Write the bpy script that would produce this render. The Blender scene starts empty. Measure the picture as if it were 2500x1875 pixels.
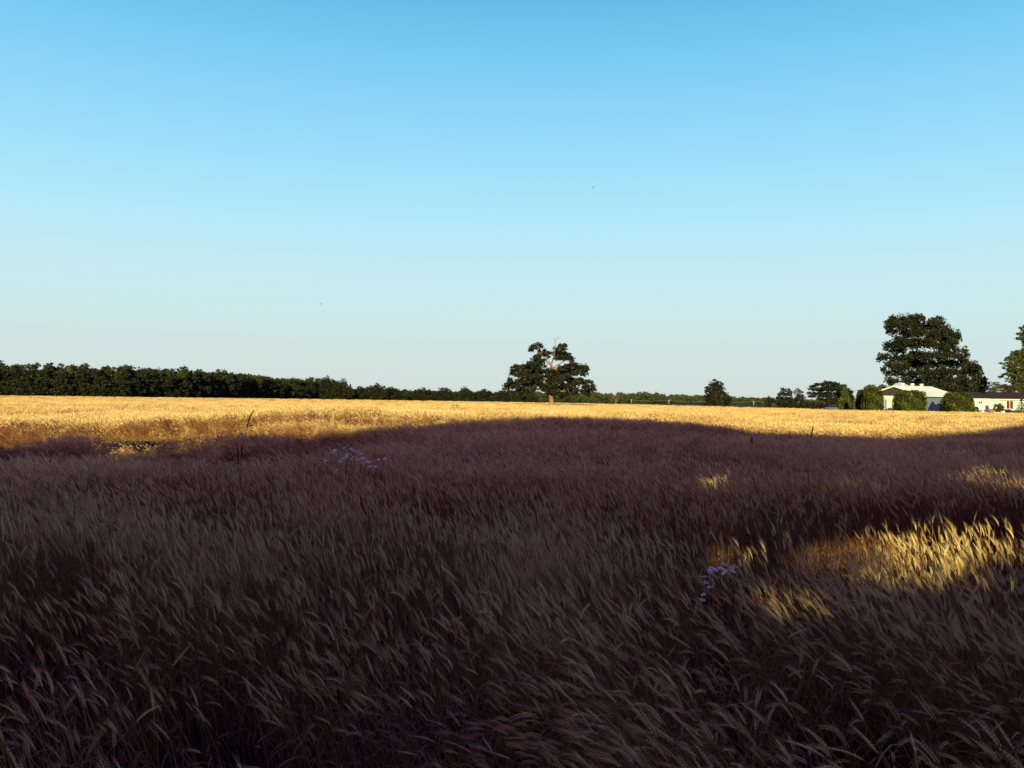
import bpy, math, random
import numpy as np
from mathutils import Vector, Matrix

random.seed(7)
RNG = np.random.default_rng(11)
R = math.radians
scene = bpy.context.scene
COL = scene.collection

# ------------------------------------------------------------------ camera
F = 2165.0                      # focal length in pixels of the 2500 px wide photograph
CAM = np.array([0.0, 0.0, 1.6])
PITCH, ROLL = 1.04, 0.79
cam_data = bpy.data.cameras.new('camera')
cam = bpy.data.objects.new('camera', cam_data)
COL.objects.link(cam)
cam_data.sensor_width = 36.0
cam_data.lens = 36.0 * F / 2500.0
cam_data.clip_start, cam_data.clip_end = 0.05, 9000
cam.location = CAM
cam_rot = Matrix.Rotation(R(90 + PITCH), 4, 'X') @ Matrix.Rotation(R(ROLL), 4, 'Z')
cam.rotation_euler = cam_rot.to_euler()
scene.camera = cam
scene.render.resolution_x, scene.render.resolution_y = 1024, 768

# ------------------------------------------------------------------ world and sun
SUN_EL, SUN_AZ = R(12.0), R(8.0)       # azimuth: from straight behind the camera towards the left
TAN_E = math.tan(SUN_EL)
world = bpy.data.worlds.new('World')
scene.world = world
world.use_nodes = True
nt = world.node_tree
nt.nodes.clear()
def N(t, kind, **kw):
    n = t.nodes.new(kind)
    for k, v in kw.items():
        setattr(n, k, v)
    return n
def ramp(t, stops, interp='LINEAR'):
    r = N(t, 'ShaderNodeValToRGB')
    cr = r.color_ramp
    cr.interpolation = interp
    while len(cr.elements) > 1:
        cr.elements.remove(cr.elements[-1])
    cr.elements[0].position = stops[0][0]
    cr.elements[0].color = (*stops[0][1], 1)
    for p, c in stops[1:]:
        e = cr.elements.new(p)
        e.color = (*c, 1)
    return r
def lin(r, g, b):
    f = lambda c: (c / 255 / 12.92) if c / 255 <= 0.04045 else ((c / 255 + 0.055) / 1.055) ** 2.4
    return (f(r), f(g), f(b))
sky = N(nt, 'ShaderNodeTexSky', sky_type='NISHITA')
sky.sun_disc = False
sky.sun_elevation = SUN_EL
sky.sun_rotation = math.pi + SUN_AZ
sky.air_density, sky.dust_density, sky.ozone_density = 1.0, 0.6, 1.5
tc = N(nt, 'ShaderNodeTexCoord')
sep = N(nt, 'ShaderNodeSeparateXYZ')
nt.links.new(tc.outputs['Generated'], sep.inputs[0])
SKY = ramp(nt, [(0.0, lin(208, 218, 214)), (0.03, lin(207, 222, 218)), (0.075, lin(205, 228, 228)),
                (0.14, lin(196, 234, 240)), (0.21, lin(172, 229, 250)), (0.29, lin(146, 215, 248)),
                (0.38, lin(112, 197, 238)), (0.46, lin(86, 168, 220)), (0.56, (0.078, 0.072, 0.29)), (1.0, (0.080, 0.040, 0.235))], 'B_SPLINE')  # top stops, out of view, tinted violet to colour the shade
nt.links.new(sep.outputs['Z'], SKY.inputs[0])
# unseen sunset half of the sky, tinted pink and violet to colour the shade, on the sun's side (behind the camera)
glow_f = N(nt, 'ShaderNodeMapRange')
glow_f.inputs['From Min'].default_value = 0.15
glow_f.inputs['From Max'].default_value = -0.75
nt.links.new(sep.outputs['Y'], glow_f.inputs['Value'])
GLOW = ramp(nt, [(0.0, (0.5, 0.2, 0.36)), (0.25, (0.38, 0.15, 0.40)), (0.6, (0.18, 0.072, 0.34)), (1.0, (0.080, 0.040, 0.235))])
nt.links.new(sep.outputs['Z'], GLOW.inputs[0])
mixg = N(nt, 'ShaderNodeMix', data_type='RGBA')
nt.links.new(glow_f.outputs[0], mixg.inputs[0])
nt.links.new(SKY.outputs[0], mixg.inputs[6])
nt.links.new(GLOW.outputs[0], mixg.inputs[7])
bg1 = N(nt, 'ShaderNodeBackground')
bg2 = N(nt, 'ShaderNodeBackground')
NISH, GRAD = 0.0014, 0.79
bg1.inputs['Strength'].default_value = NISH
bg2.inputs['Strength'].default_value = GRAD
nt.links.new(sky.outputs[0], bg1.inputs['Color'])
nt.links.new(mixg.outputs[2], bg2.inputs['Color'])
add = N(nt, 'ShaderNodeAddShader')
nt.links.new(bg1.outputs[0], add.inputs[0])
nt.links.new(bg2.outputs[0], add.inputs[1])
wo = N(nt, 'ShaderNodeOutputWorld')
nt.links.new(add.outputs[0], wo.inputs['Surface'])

sun_data = bpy.data.lights.new('sun', 'SUN')
sun_data.energy = 5.0
sun_data.angle = R(0.53)
sun_data.color = (1.0, 0.96, 0.37)
sun = bpy.data.objects.new('sun', sun_data)
COL.objects.link(sun)
# direction the light travels: forward, right and down
SD = np.array([math.sin(SUN_AZ) * math.cos(SUN_EL), math.cos(SUN_AZ) * math.cos(SUN_EL), -math.sin(SUN_EL)])
sun.rotation_euler = Vector(SD).to_track_quat('-Z', 'Y').to_euler()
sun.location = (-20, -60, 40)
scene.view_settings.view_transform = 'Standard'
scene.view_settings.look = 'None'
scene.view_settings.exposure = 0.36
scene.view_settings.gamma = 1.0

# ------------------------------------------------------------------ pixel helpers
CR = np.array(cam_rot.to_3x3())
def pdir(px, py):
    d = CR @ np.array([(px - 1250) / F, -(py - 937.5) / F, -1.0])
    return d
def at(px, py, Y):
    d = pdir(px, py)
    return CAM + d * (Y / d[1])
def ground_h(x, y):
    x = np.asarray(x, float); y = np.asarray(y, float)
    r = np.hypot(x, y)
    fade = np.clip((r - 5) / 8, 0, 1) * np.clip((90 - r) / 45, 0, 1)
    h = 0.07 * np.sin(x * 0.55 + 1.3 + 0.4 * np.sin(y * 0.3)) * np.sin(y * 0.42 + 0.6) + 0.05 * np.sin(x * 0.21 - y * 0.17 + 2)
    h = h * fade
    h = h + 0.30 * np.exp(-((x - 3.5) / 11.0) ** 2 - ((y - 40) / 13.0) ** 2)
    h = h + 0.42 * np.exp(-((x + 6.2) / 6.5) ** 2 - ((y - 29) / 7.0) ** 2)
    h = h + np.exp(-((x + 12.5) / 6.0) ** 4) * (0.20 * np.exp(-((y - 15.5 + .12 * x) / 1.5) ** 2) - 0.30 * np.exp(-((y - 20.0 + .2 * x) / 2.4) ** 2))
    h = h - .30 * np.exp(-((x + 9.5) / 2.6) ** 2 - ((y - 32) / 3.5) ** 2)
    return h
CANOPY = 0.74
def hit(px, py, top=CANOPY):
    d = pdir(px, py); d = d / np.linalg.norm(d)
    t = 1.0
    while t < 600:
        p = CAM + d * t
        if p[2] < float(ground_h(p[0], p[1])) + top:
            return p
        t *= 1.004
    return p

# ------------------------------------------------------------------ materials
def mat(name, base, rough=0.8, spec=0.2, metallic=0.0):
    m = bpy.data.materials.new(name)
    m.use_nodes = True
    b = m.node_tree.nodes['Principled BSDF']
    b.inputs['Base Color'].default_value = (*base, 1)
    b.inputs['Roughness'].default_value = rough
    b.inputs['Specular IOR Level'].default_value = spec
    b.inputs['Metallic'].default_value = metallic
    return m
def noise_mat(name, stops, scale=5.0, detail=4, rough=0.8, spec=0.2, coord='Object', stretch=(1, 1, 1), bump=0.0, metallic=0.0):
    m = mat(name, stops[0][1], rough, spec, metallic)
    t = m.node_tree
    b = t.nodes['Principled BSDF']
    c = N(t, 'ShaderNodeTexCoord')
    mp = N(t, 'ShaderNodeMapping')
    mp.inputs['Scale'].default_value = stretch
    n = N(t, 'ShaderNodeTexNoise')
    n.inputs['Scale'].default_value = scale
    n.inputs['Detail'].default_value = detail
    r = ramp(t, stops)
    t.links.new(c.outputs[coord], mp.inputs[0])
    t.links.new(mp.outputs[0], n.inputs['Vector'])
    t.links.new(n.outputs[0], r.inputs[0])
    t.links.new(r.outputs[0], b.inputs['Base Color'])
    if bump:
        bm = N(t, 'ShaderNodeBump')
        bm.inputs['Strength'].default_value = bump
        t.links.new(n.outputs[0], bm.inputs['Height'])
        t.links.new(bm.outputs[0], b.inputs['Normal'])
    return m
def leaf_mat(name, dark, light, gold=None):
    """leaf colour varies with the per-leaf attribute 'tone'"""
    m = mat(name, dark, 0.65, 0.25)
    t = m.node_tree
    b = t.nodes['Principled BSDF']
    a = N(t, 'ShaderNodeAttribute', attribute_name='tone')
    r = ramp(t, [(0.0, dark), (0.75, light), (1.0, gold or light)])
    t.links.new(a.outputs['Fac'], r.inputs[0])
    t.links.new(r.outputs[0], b.inputs['Base Color'])
    return m
def straw_mat(name, a, b_, c, rough=0.75, spec=0.2, bump=False):
    """random per stalk, plus slow patches over the field"""
    m = mat(name, a, rough, spec)
    t = m.node_tree
    b = t.nodes['Principled BSDF']
    oi = N(t, 'ShaderNodeObjectInfo')
    g = N(t, 'ShaderNodeNewGeometry')
    n = N(t, 'ShaderNodeTexNoise')
    n.inputs['Scale'].default_value = 0.22
    n.inputs['Detail'].default_value = 3
    t.links.new(g.outputs['Position'], n.inputs['Vector'])
    mx = N(t, 'ShaderNodeMath', operation='MULTIPLY_ADD')
    t.links.new(oi.outputs['Random'], mx.inputs[0])
    mx.inputs[1].default_value = 0.85
    sub = N(t, 'ShaderNodeMath', operation='MULTIPLY_ADD')
    t.links.new(n.outputs[0], sub.inputs[0])
    sub.inputs[1].default_value = 1.3
    sub.inputs[2].default_value = -0.56
    t.links.new(sub.outputs[0], mx.inputs[2])
    r = ramp(t, [(0.0, a), (0.5, b_), (1.0, c)])
    t.links.new(mx.outputs[0], r.inputs[0])
    t.links.new(r.outputs[0], b.inputs['Base Color'])
    return m

M = {}
M['ear'] = straw_mat('wheat_ear', (0.36, 0.17, 0.10), (0.74, 0.46, 0.22), (0.86, 0.65, 0.36))
M['awn'] = straw_mat('wheat_awn', (0.46, 0.25, 0.14), (0.70, 0.46, 0.24), (0.82, 0.61, 0.34))
M['stem'] = straw_mat('wheat_stem', (0.25, 0.085, 0.045), (0.36, 0.145, 0.07), (0.50, 0.27, 0.115))
M['leaf'] = straw_mat('wheat_leaf', (0.14, 0.06, 0.035), (0.26, 0.12, 0.055), (0.20, 0.18, 0.05))
M['bark'] = noise_mat('pale_bark', [(0.3, (0.16, 0.085, 0.06)), (0.7, (0.40, 0.23, 0.17))], 1.2, 5, 0.9, 0.1, stretch=(1, 1, .25))
M['deadwood'] = noise_mat('dead_wood', [(0.3, (0.26, 0.2, 0.17)), (0.7, (0.5, 0.42, 0.38))], 1.5, 5, 0.9, 0.1, stretch=(1, 1, .25))
M['darkbark'] = noise_mat('dark_bark', [(0.3, (0.025, 0.017, 0.014)), (0.7, (0.07, 0.045, 0.035))], 2.0, 5, 0.9, 0.1, stretch=(1, 1, .25))
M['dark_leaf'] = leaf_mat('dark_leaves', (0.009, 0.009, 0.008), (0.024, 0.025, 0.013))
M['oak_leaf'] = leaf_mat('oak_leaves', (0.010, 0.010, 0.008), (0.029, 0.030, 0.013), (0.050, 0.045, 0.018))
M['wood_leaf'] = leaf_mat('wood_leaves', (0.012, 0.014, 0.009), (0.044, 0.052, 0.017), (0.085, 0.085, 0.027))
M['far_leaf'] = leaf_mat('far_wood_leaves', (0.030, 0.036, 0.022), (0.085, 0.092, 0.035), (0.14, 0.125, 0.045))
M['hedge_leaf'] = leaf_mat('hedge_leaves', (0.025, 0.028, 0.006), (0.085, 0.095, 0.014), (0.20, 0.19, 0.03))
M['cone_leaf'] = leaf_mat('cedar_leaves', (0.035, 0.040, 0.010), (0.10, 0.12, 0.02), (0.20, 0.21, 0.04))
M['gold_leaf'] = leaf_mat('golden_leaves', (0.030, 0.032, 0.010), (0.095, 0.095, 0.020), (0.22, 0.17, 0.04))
M['grey_leaf'] = leaf_mat('grey_leaves', (0.04, 0.045, 0.04), (0.12, 0.12, 0.10), (0.2, 0.19, 0.16))
M['spruce_leaf'] = leaf_mat('spruce_needles', (0.018, 0.022, 0.020), (0.055, 0.062, 0.052), (0.11, 0.11, 0.085))
M['russet_leaf'] = leaf_mat('russet_leaves', (0.045, 0.022, 0.014), (0.12, 0.065, 0.03), (0.24, 0.17, 0.07))
M['weed'] = noise_mat('dark_weed', [(0.3, (0.012, 0.008, 0.009)), (0.7, (0.03, 0.02, 0.018))], 30)
M['herb'] = noise_mat('green_herb', [(0.3, (0.012, 0.02, 0.010)), (0.7, (0.03, 0.05, 0.02))], 30)
M['petal'] = mat('white_petals', (0.88, 0.90, 0.78), 0.6)
M['disc'] = mat('yellow_disc', (0.55, 0.30, 0.03), 0.8)
M['white'] = noise_mat('white_siding', [(0.35, (0.68, 0.69, 0.74)), (0.65, (0.78, 0.79, 0.84))], 1.5, 4, 0.6, 0.3)
M['white_metal'] = noise_mat('white_roof_metal', [(0.3, (0.72, 0.74, 0.80)), (0.7, (0.80, 0.82, 0.88))], 0.7, 4, 0.38, 0.5)
M['bluegrey'] = noise_mat('bluegrey_shaded_siding', [(0.3, (0.13, 0.155, 0.27)), (0.7, (0.18, 0.205, 0.34))], 1.1, 5, 0.55, 0.3)  # darker than the front siding: side wall's shade put into the colour
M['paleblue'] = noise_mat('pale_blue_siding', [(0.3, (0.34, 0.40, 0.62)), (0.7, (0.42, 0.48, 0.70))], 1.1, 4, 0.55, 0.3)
M['brown'] = noise_mat('brown_gable', [(0.3, (0.045, 0.028, 0.036)), (0.7, (0.075, 0.048, 0.055))], 1.5, 5, 0.7, 0.2, stretch=(4, 4, .3))
M['roof'] = noise_mat('dark_shingles', [(0.3, (0.026, 0.016, 0.020)), (0.7, (0.05, 0.032, 0.036))], 3.0, 6, 0.85, 0.2)
M['glass'] = mat('window_glass', (0.02, 0.022, 0.028), 0.1, 0.6)
M['maroon'] = noise_mat('maroon_curtain', [(0.3, (0.09, 0.012, 0.02)), (0.7, (0.16, 0.025, 0.03))], 2.0, 3, 0.6, 0.3, stretch=(6, 6, .3))
M['deckwood'] = noise_mat('deck_wood', [(0.3, (0.03, 0.022, 0.022)), (0.7, (0.07, 0.05, 0.045))], 3)
M['pole'] = noise_mat('pole_wood', [(0.3, (0.30, 0.22, 0.17)), (0.7, (0.42, 0.33, 0.26))], 1)
M['wire'] = mat('wire_metal', (0.30, 0.27, 0.24), 0.5)
M['bird'] = mat('bird_feathers', (0.06, 0.06, 0.065), 0.8)
M['carpaint'] = mat('car_paint', (0.10, 0.13, 0.2), 0.3, 0.5)
M['rubber'] = mat('rubber', (0.02, 0.02, 0.02), 0.8)

# ------------------------------------------------------------------ object helpers
def tag(o, label=None, cat=None, group=None, kind=None):
    if label: o['label'] = label
    if cat: o['category'] = cat
    if group: o['group'] = group
    if kind: o['kind'] = kind
    return o
def empty(name, loc=(0, 0, 0), rz=0.0):
    o = bpy.data.objects.new(name, None)
    o.empty_display_size = 0.3
    o.location = loc
    o.rotation_euler = (0, 0, rz)
    COL.objects.link(o)
    return o
def mesh_np(name, V, faces, mats, mi=None, attr=None, smooth=False):
    """faces: list of (n,k) int arrays"""
    me = bpy.data.meshes.new(name)
    V = np.asarray(V, np.float32)
    counts = np.concatenate([np.full(len(f), f.shape[1], np.int32) for f in faces if len(f)])
    loops = np.concatenate([f.reshape(-1) for f in faces if len(f)]).astype(np.int32)
    starts = np.concatenate([[0], np.cumsum(counts)[:-1]]).astype(np.int32)
    me.vertices.add(len(V)); me.vertices.foreach_set('co', V.reshape(-1))
    me.loops.add(len(loops)); me.loops.foreach_set('vertex_index', loops)
    me.polygons.add(len(counts)); me.polygons.foreach_set('loop_start', starts)
    me.polygons.foreach_set('loop_total', counts)
    for m in mats: me.materials.append(m)
    if mi is not None: me.polygons.foreach_set('material_index', np.asarray(mi, np.int32))
    if smooth: me.polygons.foreach_set('use_smooth', np.ones(len(counts), bool))
    if attr is not None:
        a = me.attributes.new('tone', 'FLOAT', 'POINT')
        a.data.foreach_set('value', np.asarray(attr, np.float32))
    me.update(calc_edges=True)
    return me
class MB:
    """collects simple solids and builds ONE mesh object"""
    def __init__(s): s.v = []; s.f = []
    def poly(s, pts, fs):
        n = len(s.v); s.v += [tuple(p) for p in pts]; s.f += [tuple(i + n for i in f) for f in fs]
    def box(s, x0, x1, y0, y1, z0, z1):
        s.poly([(x0, y0, z0), (x1, y0, z0), (x1, y1, z0), (x0, y1, z0), (x0, y0, z1), (x1, y0, z1), (x1, y1, z1), (x0, y1, z1)],
               [(0, 3, 2, 1), (4, 5, 6, 7), (0, 1, 5, 4), (1, 2, 6, 5), (2, 3, 7, 6), (3, 0, 4, 7)])
    def prism(s, prof, y0, y1):          # profile in x,z swept along y
        n = len(prof)
        s.poly([(x, y0, z) for x, z in prof] + [(x, y1, z) for x, z in prof],
               [tuple(range(n)), tuple(range(2 * n - 1, n - 1, -1))] + [(i, i + n, (i + 1) % n + n, (i + 1) % n) for i in range(n)])
    def tube(s, pts, rad, k=7):
        pts = [Vector(p) for p in pts]; n0 = len(s.v)
        for i, p in enumerate(pts):
            d = (pts[min(i + 1, len(pts) - 1)] - pts[max(i - 1, 0)]).normalized()
            a = d.cross(Vector((0.31, 0.95, 0.05))).normalized(); b = d.cross(a)
            for j in range(k):
                t = 2 * math.pi * j / k
                s.v.append(tuple(p + (a * math.cos(t) + b * math.sin(t)) * rad[i]))
        for i in range(len(pts) - 1):
            for j in range(k):
                s.f.append((n0 + i * k + j, n0 + i * k + (j + 1) % k, n0 + (i + 1) * k + (j + 1) % k, n0 + (i + 1) * k + j))
        s.f.append(tuple(n0 + j for j in range(k))[::-1])
        s.f.append(tuple(n0 + (len(pts) - 1) * k + j for j in range(k)))
    def build(s, name, m, parent=None, smooth=False):
        me = bpy.data.meshes.new(name)
        me.from_pydata(s.v, [], s.f); me.materials.append(m)
        if smooth:
            for p in me.polygons: p.use_smooth = True
        me.update()
        o = bpy.data.objects.new(name, me); COL.objects.link(o)
        if parent: o.parent = parent
        return o

def unit(n, rng=RNG):
    v = rng.normal(size=(n, 3)); return v / np.linalg.norm(v, axis=1)[:, None]
def leaves(C, size, tone, rng=RNG, flat=0.0):
    """one pointed leaf-spray quad per centre; flat>0 keeps them nearer to horizontal"""
    n = len(C)
    a = unit(n, rng); a[:, 2] *= (1 - flat); a /= np.linalg.norm(a, axis=1)[:, None]
    b = np.cross(a, unit(n, rng)); b /= np.maximum(np.linalg.norm(b, axis=1), 1e-6)[:, None]
    s = (size * rng.uniform(0.55, 1.35, n))[:, None]
    w = rng.uniform(0.45, 0.8, n)[:, None]
    nrm = np.cross(a, b)
    V = np.stack([C - a * s * .5, C + b * s * w * .5 + nrm * s * .08, C + a * s * .5, C - b * s * w * .5 + nrm * s * .08], 1).reshape(-1, 3)
    Fc = np.arange(4 * n).reshape(n, 4)
    return V, Fc, np.repeat(tone, 4)
def crown_cards(lobes, clump_r, per_clump, size, cover=1.25, flat=0.35, squash=0.6, fill=0.35, rng=RNG):
    """lobes: (cx,cy,cz,rx,ry,rz). Each lobe is filled with leaf clumps, each clump with leaf sprays."""
    CC, TT = [], []
    for (cx, cy, cz, rx, ry, rz) in lobes:
        area = math.pi * 4 * ((rx * rz + rx * ry + ry * rz) / 3)
        nc = max(3, int(1.9 * cover * area / (math.pi * clump_r ** 2 * 1.3)))
        d = unit(nc, rng)
        rad = np.where(rng.random(nc) < fill, rng.uniform(0.2, 0.8, nc), rng.uniform(0.78, 1.04, nc))
        cen = np.array([cx, cy, cz]) + d * rad[:, None] * np.array([rx, ry, rz])
        ct = rng.uniform(0, 0.75, nc)
        cr = clump_r * rng.uniform(0.6, 1.3, nc)
        p = unit(nc * per_clump, rng) * (rng.random(nc * per_clump) ** 0.5)[:, None]
        p[:, 2] *= squash
        P = np.repeat(cen, per_clump, 0) + p * np.repeat(cr, per_clump)[:, None]
        CC.append(P); TT.append(np.clip(np.repeat(ct, per_clump) + rng.normal(0, 0.14, len(P)), 0, 1))
    return np.concatenate(CC), np.concatenate(TT)
def crown_obj(name, C, T, size, m, parent, origin=(0, 0, 0), flat=0.35, zmin=0.15):
    k = C[:, 2] > zmin
    V, Fc, A = leaves(C[k] - np.array(origin), size, T[k], flat=flat)
    o = bpy.data.objects.new(name, mesh_np(name, V, [Fc], [m], attr=A))
    COL.objects.link(o)
    if parent: o.parent = parent
    return o
def px_lobes(L, ox, oy, sc, Y, depth=1.0, rng=RNG, zj=0.25, base=None):
    """lobes drawn over a crop of the photograph -> world ellipsoids at distance Y; depth spreads them front to back"""
    out = []
    xs = [l[0] for l in L]; mid = (min(xs) + max(xs)) / 2; half = max(1, (max(xs) - min(xs)) / 2)
    for l in L:
        u, v, ru, rv = l[:4]
        px, py = ox + u / sc, oy + v / sc
        k = Y / F / sc
        spread = math.sqrt(max(0.1, 1 - ((u - mid) / half) ** 2)) * half * k * depth
        dy = rng.uniform(-0.6, 0.6) * spread if len(l) < 5 else l[4]
        p = at(px, py, Y + dy)
        out.append((p[0], p[1], p[2], ru * k, max(ru, rv) * k * 0.95, rv * k))
    return out
def tree(name, label, cat, lobes, Y, basepx, m, bark, clump_r, per, size, trunk_r=0.3, cover=1.25, group=None, limbs=True,
         flat=0.35, squash=0.6, fill=0.35, trunk_h=None, zmin=0.15):
    b = at(basepx, 985, Y)
    root = empty(name, (b[0], b[1], 0)); tag(root, label, cat, group)
    org = (b[0], b[1], 0)
    L = np.array(lobes)
    top = L[:, 2].max()
    th = trunk_h or max(1.0, np.percentile(L[:, 2], 60))
    t = MB()
    t.tube([(0, 0, -0.1), (0.02, 0, th * .3), (0.1, 0.05, th * .7), (0.0, 0.1, th)], [trunk_r * 1.35, trunk_r, trunk_r * .8, trunk_r * .45], 8)
    if limbs:
        for i in np.linspace(0, len(lobes) - 1, min(14, len(lobes))).astype(int):
            l = lobes[i]
            e = Vector((l[0] - b[0], l[1] - b[1], l[2]))
            z0 = min(th * .95, max(th * .25, e.z * .55))
            s = Vector((0.05, 0.05, z0))
            mid_ = s.lerp(e, .5) + Vector((0, 0, -0.06 * (e - s).length))
            t.tube([s, mid_, e], [trunk_r * .38, trunk_r * .24, trunk_r * .08], 5)
    t.build('trunk', bark, root, True)
    C, T = crown_cards(lobes, clump_r, per, size, cover, flat, squash, fill)
    crown_obj('crown', C, T, size, m, root, org, flat, zmin)
    return root

# ------------------------------------------------------------------ ground (one sheet to the horizon, finer near the camera)
def polar_grid(radii, na):
    V = [(0, 0)]
    for r in radii:
        for j in range(na):
            a = 2 * math.pi * j / na
            V.append((r * math.cos(a), r * math.sin(a)))
    V = np.array(V)
    tri = np.array([(0, 1 + j, 1 + (j + 1) % na) for j in range(na)])
    q = [(1 + i * na + j, 1 + (i + 1) * na + j, 1 + (i + 1) * na + (j + 1) % na, 1 + i * na + (j + 1) % na)
         for i in range(len(radii) - 1) for j in range(na)]
    return V, tri, np.array(q)
radii = list(np.linspace(1, 60, 60)) + list(np.geomspace(66, 7000, 30))
GV, GT, GQ = polar_grid(radii, 120)
GZ = ground_h(GV[:, 0], GV[:, 1])
gm = mat('soil_and_grass', (0.05, 0.035, 0.025), 0.95, 0.05)
t = gm.node_tree
g = N(t, 'ShaderNodeNewGeometry'); sp = N(t, 'ShaderNodeSeparateXYZ')
t.links.new(g.outputs['Position'], sp.inputs[0])
n1 = N(t, 'ShaderNodeTexNoise'); n1.inputs['Scale'].default_value = 3.0; n1.inputs['Detail'].default_value = 6
t.links.new(g.outputs['Position'], n1.inputs['Vector'])
r1 = ramp(t, [(0.3, (0.012, 0.007, 0.006)), (0.7, (0.03, 0.018, 0.013))])
t.links.new(n1.outputs[0], r1.inputs[0])
n2 = N(t, 'ShaderNodeTexNoise'); n2.inputs['Scale'].default_value = 0.05; n2.inputs['Detail'].default_value = 6
t.links.new(g.outputs['Position'], n2.inputs['Vector'])
r2 = ramp(t, [(0.35, (0.03, 0.035, 0.014)), (0.65, (0.075, 0.07, 0.03))])
t.links.new(n2.outputs[0], r2.inputs[0])
ln = N(t, 'ShaderNodeVectorMath', operation='LENGTH')
t.links.new(g.outputs['Position'], ln.inputs[0])
mr = N(t, 'ShaderNodeMapRange'); mr.inputs['From Min'].default_value = 140; mr.inputs['From Max'].default_value = 150
t.links.new(ln.outputs['Value'], mr.inputs['Value'])
mg = N(t, 'ShaderNodeMix', data_type='RGBA')
t.links.new(mr.outputs[0], mg.inputs[0]); t.links.new(r1.outputs[0], mg.inputs[6]); t.links.new(r2.outputs[0], mg.inputs[7])
t.links.new(mg.outputs[2], t.nodes['Principled BSDF'].inputs['Base Color'])
go = bpy.data.objects.new('ground', mesh_np('ground', np.column_stack([GV, GZ]), [GT, GQ], [gm], smooth=True))
COL.objects.link(go); tag(go, 'bare soil of the field running into rough grass under the farm trees', 'ground', kind='structure')

# ------------------------------------------------------------------ row of trees behind the viewer: it throws the big field shadow
YH = -10.0
TA = math.tan(SUN_AZ); CA = math.cos(SUN_AZ)
def to_row(p):
    """slide a point against the sunlight onto the plane y = YH -> (x, z)"""
    dy = p[1] - YH
    return p[0] - TA * dy, p[2] + dy / CA * TAN_E
edge_px = [(0, 1092), (130, 1078), (270, 1066), (420, 1058), (560, 1053), (700, 1046), (830, 1040), (950, 1030), (1080, 1024), (1200, 1016), (1330, 1014),
           (1450, 1018), (1560, 1024), (1700, 1033), (1820, 1043), (1930, 1052), (2040, 1060), (2150, 1060), (2250, 1056), (2330, 1053), (2400, 1048), (2490, 1041)]
prof = sorted(to_row(hit(*e, top=float(np.interp(e[0], [300, 900], [.36, CANOPY])))) for e in edge_px)
prof = [(-60, prof[0][1] * .95)] + prof + [(30, prof[-1][1] * .9)]
PX_, PZ_ = np.array(prof).T
print('shade profile', [(round(float(a), 1), round(float(b), 1)) for a, b in prof])
# openings between the boughs that let sun through to patches of wheat: (px, py, half width m, half height m)
patches = [(2200, 1335, .19, .17), (2290, 1330, .24, .18), (2390, 1310, .28, .19), (2480, 1315, .24, .18),
           (2160, 1280, .03, .06), (2068, 1290, .02, .05), (2130, 1385, .07, .07), (2230, 1420, .10, .05), (2400, 1420, .08, .05),
           (1765, 1325, .11, .12), (1855, 1345, .08, .10), (1712, 1340, .04, .07), (1905, 1475, .05, .06), (1968, 1472, .08, .06), (2045, 1468, .10, .045), (2110, 1465, .06, .03),
           (1735, 1178, .15, .075), (1825, 1182, .11, .06), (2050, 1180, .12, .065), (2140, 1186, .11, .06), (2210, 1195, .06, .04),
           (2425, 1150, .20, .10), (2480, 1115, .2, .09), (2492, 1180, .15, .09), (2350, 1165, .11, .07), (2300, 1180, .06, .04), (940, 1690, .03, .03), (820, 1600, .02, .02)]
HOLES = [(*to_row(hit(px, py)), a, b) for px, py, a, b in patches]
nl = 430000
rng = np.random.default_rng(5)
X0, X1 = -22.0, 26.0
lx = rng.uniform(X0, X1, nl * 3); lz = rng.uniform(0.2, 16, nl * 3); ly = YH + rng.normal(0, 0.9, nl * 3)
sx = lx - TA * (ly - YH); sz = lz + (ly - YH) / CA * TAN_E
lim = np.interp(sx, PX_, PZ_)
edge = 0.10 * np.sin(sx * 5.3) + 0.08 * np.sin(sx * 11.7 + 1)
keep = sz < lim - 0.17 + edge * .6
# a few taller leafy tips added to throw separate shadows onto the flattened wheat on the left
for px, py, a_, b_, dn in [(40, 1040, 1.3, .40, 1.2), (190, 1036, 1.3, .38, 1.2), (310, 1032, .9, .32, 1.0), (330, 998, 2.2, .9, .6), (60, 1000, .9, .5, .4), (2450, 1046, 1.5, .5, .2)]:
    qx, qz = to_row(hit(px, py, top=.36)); dd = ((sx - qx) / a_) ** 2 + ((sz - qz) / b_) ** 2
    keep |= (dd < 1) & (rng.random(len(sx)) < dn * (1.15 - dd)) & (sz > lim - .2)
for hx_, hz_, ha, hb in HOLES:
    keep &= ((sx - hx_) / (ha + .02)) ** 2 + ((sz - hz_) / (hb + .03)) ** 2 > 1
lx, ly, lz = lx[keep][:nl], ly[keep][:nl], lz[keep][:nl]
cents = np.arange(X0 + 3, X1, 6.0)
own = np.abs(lx[:, None] + 0.5 * np.sin(lz * 1.7)[:, None] - cents[None, :]).argmin(1)
whichs = ['farthest left', 'second from the left', 'third from the left', 'fourth from the left', 'fourth from the right', 'third from the right', 'second from the right', 'farthest right']
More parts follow.
